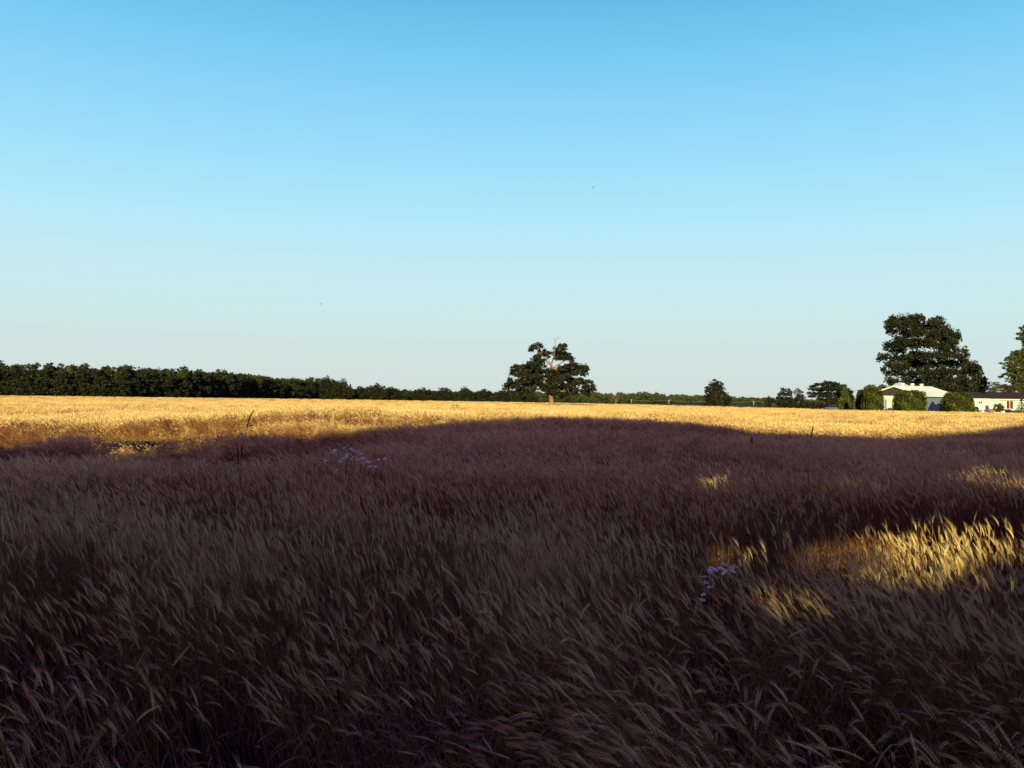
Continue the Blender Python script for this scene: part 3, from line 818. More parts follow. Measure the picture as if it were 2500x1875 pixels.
for pts, r in [(((1140, 1470), (1085, 1420), (1035, 1350), (960, 1270), (800, 1180), (560, 1130)), .26), (((1140, 1440), (1100, 1390), (1070, 1340), (1000, 1200), (850, 1050)), .18),
               (((1165, 1460), (1230, 1420), (1310, 1370), (1370, 1345), (1600, 1290), (1850, 1240)), .27), (((1180, 1300), (1300, 1180), (1480, 1100), (1700, 1060)), .22),
               (((1170, 900), (1230, 860), (1290, 810), (1370, 770), (1500, 750)), .20), (((1180, 850), (1250, 780), (1330, 735), (1430, 670), (1500, 620)), .20),
               (((1160, 1000), (1050, 920), (920, 885), (830, 845), (650, 800)), .16), (((1160, 760), (1110, 720), (1060, 670), (1030, 610), (960, 540)), .19),
               (((1160, 720), (1120, 690), (1075, 600), (1060, 540)), .13), (((1160, 720), (1195, 640), (1225, 540), (1240, 420)), .20), (((960, 560), (880, 480), (850, 440), (900, 330)), .09),
               (((860, 470), (820, 440)), .05), (((1170, 1100), (900, 1000), (500, 980)), .18), (((1180, 1000), (1500, 900), (1850, 850)), .18), (((1230, 620), (1330, 580), (1410, 520)), .11)]:
    q = [hp(u, v, -1.2 - .3 * i if v < 900 else (-.4 if u > 1150 else .9) * i) for i, (u, v) in enumerate(pts)]
    tr.tube(q, [r * (1 - .75 * i / (len(q) - 1)) for i in range(len(q))], 6)
tr.build('trunk', M['bark'], ht, True)
dt = MB()
for pts, r in [(((1240, 430), (1248, 330), (1240, 260), (1256, 215)), .13), (((1256, 215), (1225, 165), (1180, 130), (1150, 85)), .05), (((1256, 215), (1262, 160), (1248, 110)), .05),
               (((1258, 200), (1290, 165), (1335, 130), (1362, 105)), .05), (((1225, 165), (1215, 120)), .025), (((1262, 165), (1290, 120)), .03), (((1310, 150), (1300, 100)), .025), (((1335, 130), (1325, 95)), .02),
               (((1300, 160), (1350, 150)), .02), (((1242, 270), (1215, 250)), .03), (((1180, 130), (1160, 120)), .02), (((1248, 300), (1280, 270)), .03)]:
    q = [hp(u, v, -1.5) for u, v in pts]
    dt.tube(q, [max(.02, r * (1 - .7 * i / (len(q) - 1))) for i in range(len(q))], 5)
dt.build('dead_top', M['deadwood'], ht, True)

# ------------------------------------------------------------------ trees on the right
c4 = (1440, 860, 3.352)
t1 = [(1020, 232, 14, 9), (1045, 245, 22, 12), (1085, 255, 16, 10), (1000, 268, 32, 18), (955, 290, 18, 14), (960, 315, 20, 16), (1050, 280, 36, 20), (1010, 305, 45, 22), (1080, 305, 24, 18), (1060, 335, 45, 22), (1000, 345, 45, 24), (1105, 335, 18, 12),
      (1110, 362, 28, 16), (965, 375, 32, 26), (1035, 375, 50, 28), (1095, 390, 42, 26), (1135, 400, 24, 28), (970, 410, 38, 28), (1050, 415, 50, 26), (1120, 425, 36, 22), (960, 430, 24, 18)]
tree('round_tree', 'dark tree alone on the horizon right of the centre, wide at its foot', 'tree', px_lobes(t1, *c4, 330, .8), 330, 1748, M['dark_leaf'], M['darkbark'], .8, 12, .7, .4, 1.35)
c3 = (1840, 920, 7.373)
tree('dark_shrub', 'low dark rounded bush at the left end of the farm tree group', 'shrub', px_lobes([(290, 385, 50, 25), (260, 450, 50, 55), (340, 440, 55, 50), (300, 520, 90, 55), (380, 500, 40, 60)], *c3, 262, .8), 262, 1880, M['dark_leaf'], M['darkbark'], .6, 12, .5, .12)
tree('open_tree', 'dark round-crowned tree left of the pale-topped tree', 'tree',
     px_lobes([(520, 230, 40, 20), (580, 235, 50, 28), (650, 260, 40, 30), (685, 290, 25, 30), (520, 300, 55, 35), (450, 340, 40, 30), (600, 320, 60, 45), (670, 350, 40, 40), (430, 380, 25, 20), (510, 390, 80, 45), (620, 420, 80, 55), (480, 460, 80, 50), (560, 520, 120, 55), (670, 510, 60, 60)], *c3, 260, .8),
     260, 1918, M['dark_leaf'], M['darkbark'], .6, 12, .5, .2)
tree('lit_shrub', 'tiny yellow-green bush at the foot of the round-crowned tree', 'shrub', px_lobes([(390, 500, 30, 35), (385, 540, 38, 35)], *c3, 250, .8), 250, 1893, M['cone_leaf'], M['darkbark'], .5, 12, .4, .08)
pt = tree('pale_tree', 'tree with a thin pale grey top between two dark trees', 'tree',
     px_lobes([(850, 285, 32, 32), (875, 330, 25, 20), (820, 350, 55, 35), (900, 370, 28, 18), (770, 400, 60, 45), (850, 410, 60, 40), (770, 470, 70, 55), (860, 480, 70, 60), (810, 540, 110, 45), (920, 540, 50, 40)], *c3, 262, .8),
     262, 1948, M['dark_leaf'], M['bark'], .6, 12, .5, .2)
C, T = crown_cards(px_lobes([(790, 225, 40, 30), (750, 270, 40, 40), (815, 270, 45, 35), (760, 320, 40, 40), (830, 310, 35, 30)], *c3, 261, .8), .5, 7, .42, .9)
b_ = pt.location
tag(crown_obj('sparse_top', C, T, .42, M['grey_leaf'], pt, (b_.x, b_.y, 0)), 'thin pale grey top of the crown')
tree('shrub_clump', 'low dark brush joining the pale-topped tree to the wide tree', 'shrub',
     px_lobes([(960, 490, 60, 45), (1030, 500, 70, 55), (1100, 520, 70, 55), (1010, 550, 120, 35), (1190, 510, 70, 60), (1290, 540, 80, 50), (1380, 530, 70, 50)], *c3, 255, .8), 255, 1990, M['dark_leaf'], M['darkbark'], .6, 12, .5, .1)
tree('wide_tree', 'wide flat-topped dark tree with layered branches behind the bright cone-shaped evergreen', 'tree',
     px_lobes([(1340, 110, 70, 30), (1440, 105, 50, 26), (1220, 135, 70, 32), (1110, 150, 45, 28), (1060, 170, 45, 18), (1520, 130, 50, 30), (1610, 175, 50, 38), (1015, 214, 34, 12), (1100, 225, 60, 22), (1200, 220, 80, 45), (1320, 200, 100, 60), (1450, 200, 100, 60), (1560, 230, 80, 60),
               (1690, 235, 50, 40), (1740, 270, 45, 35), (1010, 290, 42, 14), (1090, 300, 55, 22), (1050, 350, 72, 16), (1200, 315, 75, 45), (1330, 320, 90, 55), (1480, 330, 90, 55), (1620, 330, 80, 55), (1740, 335, 50, 45), (1780, 390, 35, 35), (1200, 390, 60, 28),
               (1350, 410, 80, 45), (1490, 420, 80, 50), (1700, 430, 70, 50), (1440, 490, 90, 50)], *c3, 268, .8),
     268, 2022, M['dark_leaf'], M['darkbark'], .62, 15, .5, .3, 1.9, flat=.5, squash=.6, fill=.4)
tree('cone_evergreen', 'bright yellow-green cone-shaped evergreen in front of the wide dark tree', 'evergreen',
     px_lobes([(1640, 185, 18, 18, 0), (1640, 225, 36, 34, 0), (1635, 285, 56, 44, 0), (1640, 350, 76, 52, 0), (1630, 430, 94, 60, 0), (1625, 500, 108, 60, 0), (1625, 560, 112, 50, 0)], *c3, 170, .5),
     170, 2061, M['cone_leaf'], M['darkbark'], .32, 12, .26, .12, 1.5, limbs=False, squash=.9, fill=.15)
tree('green_shrub', 'small green shrub between the cone-shaped evergreen and the left clipped hedge', 'shrub', px_lobes([(1770, 480, 45, 50), (1840, 510, 50, 50), (1800, 550, 90, 35), (1750, 430, 25, 30)], *c3, 172, .8), 172, 2084, M['hedge_leaf'], M['darkbark'], .35, 12, .3, .08)
c5 = (2080, 740, 5.183)
tree('barn_side_tree', 'dark green tree behind the left clipped hedge, left of the barn roof', 'tree',
     px_lobes([(250, 1045, 38, 16), (395, 1052, 42, 16), (185, 1062, 24, 16), (185, 1100, 60, 32), (300, 1085, 80, 32), (400, 1085, 55, 30), (130, 1150, 50, 45), (230, 1160, 90, 60), (350, 1150, 80, 50), (90, 1220, 30, 40), (200, 1250, 100, 60), (90, 1190, 30, 25)], *c5, 200, .8),
     200, 2125, M['hedge_leaf'], M['darkbark'], .45, 12, .4, .2)
# the giant tree behind the barn
cb = (2100, 740, 6.703)
big = [(500, 330, 85, 70), (560, 280, 80, 60), (470, 430, 45, 60), (540, 480, 70, 40), (680, 250, 70, 50), (820, 245, 90, 55), (930, 250, 80, 55), (1030, 260, 40, 40), (640, 370, 110, 70), (800, 350, 120, 80), (960, 370, 110, 80), (1160, 290, 60, 40), (1280, 250, 55, 35), (1350, 320, 50, 40), (1200, 350, 100, 60), (1100, 420, 110, 80), (1290, 420, 110, 70), (1430, 390, 35, 30),
       (1450, 490, 110, 60), (1590, 490, 50, 35), (1560, 570, 65, 60), (1380, 560, 120, 80), (1200, 540, 120, 80), (950, 500, 130, 80), (740, 500, 110, 70), (1500, 660, 90, 55), (640, 600, 80, 50),
       (470, 690, 70, 45), (400, 740, 45, 35), (580, 680, 90, 60), (740, 650, 120, 70), (920, 660, 130, 80), (1100, 660, 120, 70), (1260, 690, 110, 50), (1420, 750, 110, 50), (1560, 760, 70, 50), (1700, 780, 55, 45), (1730, 850, 40, 35), (1670, 900, 45, 35), (520, 790, 60, 35), (680, 770, 90, 50),
       (330, 870, 50, 45), (430, 880, 65, 45), (310, 940, 35, 35), (560, 910, 90, 60), (720, 900, 110, 70), (900, 850, 120, 70), (1080, 870, 120, 70), (1280, 860, 120, 60), (1440, 850, 110, 60), (1600, 860, 60, 50), (1700, 940, 60, 40),
       (450, 1000, 60, 40), (360, 1080, 45, 35), (560, 1020, 80, 55), (700, 1040, 100, 60), (860, 990, 120, 70), (1030, 1010, 110, 70), (1200, 1000, 110, 60), (1380, 980, 120, 70), (1560, 1000, 100, 60), (1720, 1040, 110, 60), (1850, 990, 50, 40), (1900, 1060, 80, 40), (1980, 1080, 30, 22),
       (450, 1160, 50, 45), (560, 1130, 80, 55), (690, 1170, 70, 60), (840, 1150, 90, 60), (1000, 1150, 110, 60), (1180, 1140, 120, 60), (1360, 1120, 110, 60), (1540, 1130, 100, 60), (1700, 1150, 110, 60), (1870, 1150, 100, 60), (480, 1260, 60, 45), (570, 1280, 60, 40), (760, 1270, 80, 50),
       (900, 1280, 100, 55), (1080, 1260, 110, 60), (1250, 1260, 110, 60), (1430, 1250, 110, 60), (1600, 1270, 60, 50), (1720, 1260, 100, 60), (1880, 1260, 100, 60), (1990, 1250, 60, 45), (2030, 1320, 60, 45), (500, 1330, 50, 35), (1000, 1370, 200, 50), (1300, 1370, 160, 60), (1500, 1390, 140, 60), (1750, 1380, 150, 70), (1930, 1380, 120, 60), (1000, 1440, 220, 60), (1350, 1450, 200, 60), (1700, 1460, 200, 60), (1900, 1450, 130, 60)]
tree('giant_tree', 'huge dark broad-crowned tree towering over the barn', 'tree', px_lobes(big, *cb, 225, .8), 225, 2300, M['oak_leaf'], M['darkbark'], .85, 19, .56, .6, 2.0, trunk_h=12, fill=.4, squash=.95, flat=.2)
cr_ = (2350, 780, 7.213)
right = [(1050, 150, 42, 26), (1000, 250, 45, 18), (1060, 230, 50, 50), (985, 340, 45, 15), (1050, 330, 55, 40), (1085, 430, 40, 60), (960, 590, 90, 40), (880, 600, 34, 22), (1050, 600, 90, 70), (790, 700, 55, 26), (880, 690, 100, 60), (1020, 740, 110, 90), (665, 768, 32, 8), (740, 850, 30, 34), (830, 800, 90, 60),
         (850, 880, 80, 60), (990, 890, 120, 90), (690, 1000, 40, 16), (750, 960, 45, 22), (890, 1000, 90, 60), (1040, 1030, 110, 90), (900, 1110, 80, 60), (1020, 1160, 100, 70), (950, 1230, 80, 50), (770, 1060, 30, 30), (1060, 1250, 80, 50),
         (1200, 380, 110, 120), (1180, 560, 120, 110), (1220, 720, 150, 130), (1230, 900, 160, 140), (1230, 1080, 150, 130), (1200, 1230, 130, 90), (1180, 240, 80, 90), (1140, 120, 60, 60)]
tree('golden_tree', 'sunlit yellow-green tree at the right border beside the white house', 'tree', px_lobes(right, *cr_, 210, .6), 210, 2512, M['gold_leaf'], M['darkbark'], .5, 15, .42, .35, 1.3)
tree('backyard_tree', 'greyish feathery tree showing above the house roof', 'tree', px_lobes([(480, 1170, 50, 45), (555, 1130, 55, 35), (630, 1150, 50, 45), (500, 1230, 70, 50), (600, 1220, 80, 55), (540, 1290, 110, 40), (660, 1200, 40, 50)], *cr_, 245, .8), 245, 2428, M['grey_leaf'], M['darkbark'], .5, 9, .42, .2, 1.0)
tree('russet_tree', 'brownish tree between the feathery tree and the sunlit border tree', 'tree', px_lobes([(720, 1190, 50, 45), (790, 1180, 60, 45), (860, 1190, 60, 50), (760, 1250, 80, 45), (860, 1260, 80, 45)], *cr_, 235, .8), 235, 2460, M['russet_leaf'], M['darkbark'], .5, 12, .42, .2)
dead = MB()
db = at(1503, 985, 420)
def dp(px, py): p = at(px, py, 420); return (p[0] - db[0], p[1] - db[1], p[2])
for pts, r in [(((1503, 990), (1504, 979), (1505, 974)), .35), (((1504, 979), (1497, 971), (1492, 963)), .2), (((1505, 975), (1510, 968), (1516, 962)), .2), (((1504, 976), (1504, 968), (1501, 960)), .16), (((1504, 981), (1512, 974), (1519, 970)), .14),
               (((1497, 971), (1490, 969)), .1), (((1510, 968), (1510, 960)), .1), (((1497, 972), (1498, 963)), .1), (((1503, 984), (1492, 976), (1486, 972)), .13)]:
    q = [dp(*p) for p in pts]; dead.tube(q, [.6 * r * (1 - .6 * i / (len(q) - 1)) for i in range(len(q))], 5)
rt = empty('bare_tree', (db[0], db[1], 0)); tag(rt, 'pale leafless spreading tree in front of the far wood, right of the lone field tree', 'tree')
dead.build('trunk', M['bark'], rt, True)
C, T = crown_cards(px_lobes([(1492, 965, 8, 4), (1512, 964, 8, 4), (1502, 961, 9, 4), (1487, 973, 6, 3), (1517, 971, 6, 3)], 0, 0, 1, 420, .8), 1.0, 5, .6, .35)
crown_obj('crown', C, T, .6, M['russet_leaf'], rt, (db[0], db[1], 0))

# ------------------------------------------------------------------ clipped hedges
def hedge(name, label, px0, px1, top, Y, depth, m, group=None, n=15000, size=.26, e=5):
    A, B = at(px0, 990, Y + depth * .75), at(px1, 990, Y + depth * .25); h = at((px0 + px1) / 2, top, Y)[2]
    cx, w = (A[0] + B[0]) / 2, (B[0] - A[0]) / 2
    root = empty(name, (cx, Y + depth / 2, 0)); tag(root, label, 'hedge', group)
    tb = MB(); 
    for k in range(5):
        x = w * (-.7 + .35 * k); tb.tube([(x, 0, 0), (x + .1, 0, h * .4), (x, .05, h * .8)], [.06, .045, .02], 5)
    tb.build('stems', M['darkbark'], root, True)
    d = unit(n); d[:, 2] = np.abs(d[:, 2])
    s = (np.abs(d) ** e).sum(1) ** (-1 / e)
    lump = 1 + .05 * np.sin(d[:, 0] * 9 + d[:, 2] * 6) + .04 * np.sin(d[:, 0] * 17 + d[:, 1] * 13)
    P = d * (s * lump * RNG.uniform(.84, 1.03, n))[:, None] * np.array([w, depth / 2, h])
    T = np.clip(.35 + .25 * np.sin(P[:, 0] * 2.1 + P[:, 2] * 2.7) + RNG.normal(0, .22, n), 0, 1)
    V, Fc, At = leaves(P, size, T)
    o = bpy.data.objects.new('foliage', mesh_np('foliage', V, [Fc], [m], attr=At)); COL.objects.link(o); o.parent = root
    return root
G = 'clipped hedges along the barn'
hedge('clipped_hedge', 'tall rounded green hedge standing left of the barn door', 2108, 2153, 953.5, 150, 4.5, M['hedge_leaf'], G)
hedge('clipped_hedge', 'darker hedge showing behind the left side of the hedge left of the barn', 2092, 2116, 957, 156, 4, M['hedge_leaf'], G, 5000)
hedge('clipped_hedge', 'wide square-clipped hedge in front of the barn between its door and blue side wall', 2184.5, 2257, 958.5, 150, 3.5, M['hedge_leaf'], G, 20000, e=9)
hedge('clipped_hedge', 'wide rounded hedge between the barn and the white house', 2299, 2374, 962, 152, 5, M['hedge_leaf'], G, 20000, e=4.5)
hedge('low_shrub', 'low green shrub at the right foot of the hedge beside the white house', 2370, 2388, 994.5, 160, 2, M['hedge_leaf'], None, 1500)['category'] = 'shrub'

# ------------------------------------------------------------------ barn
aw = R(53.7); W, Ln = 11.5, 12.8
fr = at(2257.4, 990, 162)
ze = 3.42; zr = 5.2
barn = empty('barn', (fr[0], fr[1], 0), -aw)
tag(barn, 'low barn with white metal roof, brown gable and blue-grey side wall behind the hedges', 'barn')
# local frame: front gable in the plane y=0 from x=-W to 0, side wall along +y at x=0
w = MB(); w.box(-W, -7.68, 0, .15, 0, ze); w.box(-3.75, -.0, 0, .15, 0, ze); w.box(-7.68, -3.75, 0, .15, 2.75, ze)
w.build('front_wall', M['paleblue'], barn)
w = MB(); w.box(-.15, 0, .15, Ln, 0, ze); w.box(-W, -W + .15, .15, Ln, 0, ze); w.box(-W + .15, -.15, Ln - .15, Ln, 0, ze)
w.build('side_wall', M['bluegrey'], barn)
g_ = MB(); g_.prism([(-W, ze), (0, ze), (-W / 2, zr - .03)], -.03, .12)
g_.prism([(-W, ze), (0, ze), (-W / 2, zr - .03)], Ln - .12, Ln + .03)
g_.build('gable', M['brown'], barn)
for k in range(0): pass
rf = MB(); ov = .45; sl = (zr - ze) / (W / 2); th = .14
for s in (0, 1):
    xe = ov if s else -W - ov; xm = -W / 2
    zed = ze - sl * ov
    pr = [(xm, zr), (xe, zed), (xe, zed + th), (xm, zr + th)]
    rf.prism(pr if s else pr[::-1], -ov, Ln + ov)
    for k in range(15):
        y = -ov + .45 + k * .92
        pr2 = [(xm + (.03 if s else -.03), zr + th - .01), (xe, zed + th - .01), (xe, zed + th + .035), (xm + (.03 if s else -.03), zr + th + .035)]
        rf.prism(pr2 if s else pr2[::-1], y, y + .05)
roof = rf.build('roof', M['white_metal'], barn)
rc = MB(); rc.prism([(-W / 2 - .25, zr + th - .05), (-W / 2 + .25, zr + th - .05), (-W / 2, zr + th + .09)], -ov - .02, Ln + ov + .02)
rc.build('ridge_cap', M['white_metal'], roof)
tm = MB()
for s in (0, 1):
    xe = ov if s else -W - ov; xm = -W / 2; zed = ze - sl * ov
    pr = [(xm, zr - .12), (xe, zed - .12), (xe, zed + .1), (xm, zr + .1)]
    tm.prism(pr if s else pr[::-1], -ov - .04, -ov - .003)
tm.build('rake_trim', M['white'], roof)
for k, y in enumerate((2.6, 6.0, 9.3)):
    v = MB(); z0 = zr + th + .03
    v.tube([(-W / 2, y, z0 - .1), (-W / 2, y, z0 + .2)], [.26, .26], 12)
    v.tube([(-W / 2, y, z0 + .2), (-W / 2, y, z0 + .28), (-W / 2, y, z0 + .42), (-W / 2, y, z0 + .5)], [.30, .44, .40, .12], 12)
    v.build('roof_vent', M['white'], roof, True)
d_ = MB(); d_.box(-7.5, -3.9, .03, .09, .05, 2.7)
for k in range(4): d_.box(-7.48, -3.92, .0, .03, .10 + k * .66, .66 + k * .66)
d_.build('garage_door', M['white'], barn)
d_ = MB(); d_.box(-8.0, -3.6, -.05, -.003, 2.72, ze - .02); d_.box(-3.75, -3.6, -.05, -.003, 0, 2.72)
d_.build('door_frame', M['white'], barn)
d_ = MB(); d_.box(-7.66, -7.52, .02, .10, .05, 2.7); d_.build('door_opening', M['deckwood'], barn)
d_ = MB(); d_.box(.003, .10, .1, Ln, ze - .28, ze - .12); d_.build('eave_shadow_strip', M['deckwood'], barn)  # dark strip put in as the shade under the eave

# ------------------------------------------------------------------ house
YHs = 195.0
hs = at(2373, 990, YHs); k_ = YHs / F
house = empty('house', (hs[0], YHs, 0))
tag(house, 'white single-storey house with dark shingled roof at the right border', 'house')
def hx(u): return (u / 7.213 - 23) * k_            # crop px -> metres from the left corner
def hzv(v, u=165): return 1.6 + (hz(2350 + u / 7.213) - (780 + v / 7.213)) * k_
w = MB(); w.box(0, hx(465), 0, 8, 0, 3.3); w.build('wall', M['white'], house)
w = MB(); w.box(hx(465), 18, .45, 8, 0, 3.25); w.build('wall', M['white'], house)
def hip(name, x0, x1, y0, y1, z0, z1, hipl, hipr):
    m_ = MB(); ym = (y0 + y1) / 2
    m_.poly([(x0, y0, z0), (x1, y0, z0), (x1, y1, z0), (x0, y1, z0), (x0 + hipl, ym, z1), (x1 - hipr, ym, z1)], [(0, 1, 5, 4), (2, 3, 4, 5), (0, 4, 3), (1, 2, 5), (0, 3, 2, 1)])
    return m_.build(name, M['roof'], house)
hip('roof', -.35, hx(465) + .9, -.5, 8.5, 3.36, 4.86, .85, 1.0)
hip('roof', hx(465) + .15, 18.4, -.15, 8.7, 3.34, 4.92, 1.0, 1.0)
w = MB(); w.box(-.35, hx(465) + .1, -.56, -.51, 3.16, 3.35); w.box(hx(465) + .15, 18.3, -.21, -.16, 3.12, 3.33); w.build('fascia', M['white'], house)
w = MB(); w.box(-.2, hx(465), -.5, -.01, 3.12, 3.15); w.box(hx(465) + .02, 18, -.15, .44, 3.1, 3.12); w.build('soffit', M['white'], house)
def win(u0, u1, z0, z1, y, frame_m, pane_m, mull=True, name='window'):
    x0, x1 = hx(u0), hx(u1)
    f = MB(); t_ = .06
    f.box(x0 - t_, x0, y - .05, y - .003, z0 - t_, z1 + t_); f.box(x1, x1 + t_, y - .05, y - .003, z0 - t_, z1 + t_)
    f.box(x0, x1, y - .05, y - .003, z1, z1 + t_); f.box(x0, x1, y - .05, y - .003, z0 - t_, z0)
    if mull: f.box((x0 + x1) / 2 - .05, (x0 + x1) / 2 + .05, y - .05, y - .003, z0, z1)
    fo = f.build(name, frame_m, house)
    p = MB(); p.box(x0, x1, y - .03, y - .004, z0, z1); p.build('pane', pane_m, fo)
    return fo
win(278, 348, 2.25, 2.72, 0, M['white'], M['deckwood'])
win(402, 458, 1.05, 1.85, 0, M['bluegrey'], M['maroon'], False)
win(575, 640, 2.3, 2.8, .45, M['white'], M['white'], True)
d_ = win(792, 908, 1.2, 2.92, .45, M['white'], M['maroon'], True, 'patio_door')
p = MB()
p.tube([(hx(695), .36, 3.1), (hx(695), .36, 2.4), (hx(700), .36, 2.2), (hx(722), .36, 2.2), (hx(724), .36, 3.0)], [.04] * 5, 6); p.tube([(hx(640), .36, 2.62), (hx(695), .36, 2.62)], [.03, .03], 5)
p.build('vent_pipe', M['bluegrey'], house)
p = MB(); p.box(hx(463) - .04, hx(463) + .06, -.09, -.003, .3, 3.12); p.build('downspout', M['white'], house)
dk = empty('deck', (hs[0] + hx(740), YHs - 2.6, 0)); tag(dk, 'dark wooden deck below the maroon patio doors of the house', 'deck')
p = MB()
for k in range(16): p.box(0, 3.3, .02 + k * .18, .18 + k * .18, 1.02, 1.08)
p.build('deck_boards', M['deckwood'], dk)
for x in (0.1, 1.2, 2.2, 3.2):
    p = MB(); p.box(x - .05, x + .05, .05, .15, 0, 1.018); p.build('post', M['pole'] if x == 1.2 else M['deckwood'], dk)
p = MB(); p.box(0, 3.3, 0, .018, .86, 1.07); p.build('rim_board', M['white'] , dk)
pl = empty('white_planter', (hs[0] + hx(270), YHs - 1.8, 0)); tag(pl, 'long low white planter box below the left windows of the house', 'planter')
p = MB(); p.box(0, hx(560) - hx(270), 0, .06, .1, 1.02); p.box(0, hx(560) - hx(270), .74, .8, .1, 1.02); p.box(-.06, -.003, 0, .8, .1, 1.02); p.box(hx(560) - hx(270) + .003, hx(560) - hx(270) + .06, 0, .8, .1, 1.02); p.build('box_side', M['white'], pl)
p = MB(); p.box(.003, hx(560) - hx(270) - .003, .063, .737, .12, .92); p.build('soil', M['deckwood'], pl)
gt = empty('garden_table', (hs[0] + hx(500), YHs - .9, 0)); tag(gt, 'dark blue garden table against the house wall beside the low window', 'table')
p = MB(); p.box(-.7, .7, -.35, .35, 1.22, 1.28); p.build('tabletop', M['carpaint'], gt)
for sx_ in (-.62, .62):
    for sy_ in (-.28, .28):
        p = MB(); p.box(sx_ - .03, sx_ + .03, sy_ - .03, sy_ + .03, 0, 1.217); p.build('leg', M['deckwood'], gt)
tree('russet_bush', 'reddish bush with dry twigs in front of the house beside the patio doors', 'shrub', px_lobes([(600, 1500, 35, 30), (660, 1520, 60, 40), (620, 1560, 80, 45), (690, 1570, 60, 45), (570, 1530, 30, 30), (640, 1600, 100, 30)], *cr_, 188, .8), 188, 2438, M['russet_leaf'], M['bark'], .3, 9, .24, .05, 1.1)
# spruce in front of the house
sp0 = at(2494, 990, 184); sp_root = empty('spruce', (sp0[0], sp0[1], 0)); tag(sp_root, 'grey-green spruce with drooping tiers in front of the house', 'spruce')
p = MB(); p.tube([(0, 0, 0), (0, 0, 2), (0, 0, 3.75)], [.11, .07, .02], 7); p.build('trunk', M['darkbark'], sp_root, True)
CC = []
for k in range(13):
    z = .35 + 3.4 * k / 12; rr = 1.45 * (1 - (k / 12.5)) + .06
    for j in range(max(4, int(15 * (1 - k / 15)))):
        a = RNG.uniform(0, 6.283); n_ = 34; s_ = np.sqrt(RNG.random(n_)); 
        CC.append(np.column_stack([np.cos(a) * rr * s_ + RNG.normal(0, .05, n_), np.sin(a) * rr * s_ + RNG.normal(0, .05, n_), z - .22 * rr * s_ + RNG.normal(0, .035, n_)]))
CC = np.concatenate(CC)
V, Fc, A = leaves(CC, .15, np.clip(RNG.normal(.5, .3, len(CC)), 0, 1))
o = bpy.data.objects.new('crown', mesh_np('crown', V, [Fc], [M['spruce_leaf']], attr=A)); COL.objects.link(o); o.parent = sp_root
# parked car glimpsed beside the cone evergreen
cp = at(2037, 997, 205); car = empty('parked_car', (cp[0], cp[1], 0), .3); tag(car, 'small blue-grey car parked under the wide dark tree, mostly hidden by wheat', 'car')
p = MB(); p.prism([(-2.0, .35), (2.0, .35), (2.05, .8), (1.2, .95), (-2.0, .98), (-2.1, .6)], -.8, .8); p.build('body', M['carpaint'], car)
p = MB(); p.prism([(-1.7, .985), (1.1, .96), (.5, 1.42), (-1.2, 1.45)], -.7, .7); p.build('cabin', M['glass'], car)
p = MB(); p.prism([(-1.25, 1.452), (.52, 1.422), (.42, 1.47), (-1.15, 1.5)], -.69, .69); p.build('car_roof', M['carpaint'], car)
for x in (-1.3, 1.3):
    for y in (-.82, .82):
        p = MB(); p.tube([(x, y - .1, .32), (x, y + .1, .32)], [.32, .32], 14); p.build('wheel', M['rubber'], car)

# ------------------------------------------------------------------ utility poles and their line
poles = [(1541.5, 974.5), (1633, 975.5), (1737, 977), (1839.8, 978.5), (1950, 980)]
labs = ['pale utility pole at the left end of the line, nearest the lone field tree', 'pale utility pole midway between the lone field tree and the round dark tree', 'utility pole just behind the round dark tree',
        'pale utility pole between the round dark tree and the farm trees', 'utility pole behind the farm trees at the right end of the line']
tops = []
for (px, top), lb_ in zip(poles, labs):
    Y = 820; b = at(px, 985, Y); zt = at(px, top, Y)[2]
    r_ = empty('utility_pole', (b[0], b[1], 0)); tag(r_, lb_, 'utility pole', 'utility poles in front of the far wood')
    p = MB(); p.tube([(0, 0, 0), (0, 0, zt)], [.42, .3], 8); p.build('pole', M['pole'], r_, True)
    p = MB(); p.box(-1.3, 1.3, -.5, -.33, zt - .9, zt - .6); p.build('crossarm', M['pole'], r_)
    tops.append((b[0], b[1], zt - .55))
p = MB()
for q in (-1.1, 1.1):
    for a_, b_ in zip(tops[:-1], tops[1:]):
        pts = [(a_[0] + (b_[0] - a_[0]) * t_ + q, a_[1], a_[2] + (b_[2] - a_[2]) * t_ - 1.0 * 4 * t_ * (1 - t_)) for t_ in np.linspace(0, 1, 9)]
        p.tube(pts, [.028] * 9, 4)
o = p.build('power_line', M['wire']); tag(o, 'thin overhead wires sagging between the utility poles', 'wires')

# ------------------------------------------------------------------ weeds, daisies, birds
def stalk_weed(name, label, cat, pts, Y, head=None, leaf=None, r=.0026, rhead=.006):
    b = at(pts[0][0], pts[0][1], Y); gz = float(ground_h(b[0], b[1]))
    root = empty(name, (b[0], b[1], gz)); tag(root, label, cat)
    P = [(0, 0, 0)] + [tuple(np.array(at(u, v, Y)) - np.array([b[0], b[1], gz])) for u, v in pts[1:]]
    m_ = MB(); m_.tube(P, [r * (1 - .4 * i / len(P)) for i in range(len(P))], 5); m_.build('stem', M['weed'], root, True)
    if head:
        H = [tuple(np.array(at(u, v, Y)) - np.array([b[0], b[1], gz])) for u, v in head]
        m_ = MB(); n_ = len(H); m_.tube(H, [rhead * (.55 + .45 * math.sin(math.pi * min(1, i / (n_ - 1) + .15))) if i < n_ - 1 else rhead * .3 for i in range(n_)], 7); m_.build('seed_head', M['weed'], root, True)
    if leaf:
        for lf_ in leaf:
            H = [np.array(at(u, v, Y)) - np.array([b[0], b[1], gz]) for u, v in lf_]
            m_ = MB(); m_.tube([tuple(h) for h in H], [.001] + [.006] * (len(H) - 2) + [.001], 4); m_.build('leaf', M['weed'], root, True)
    return root
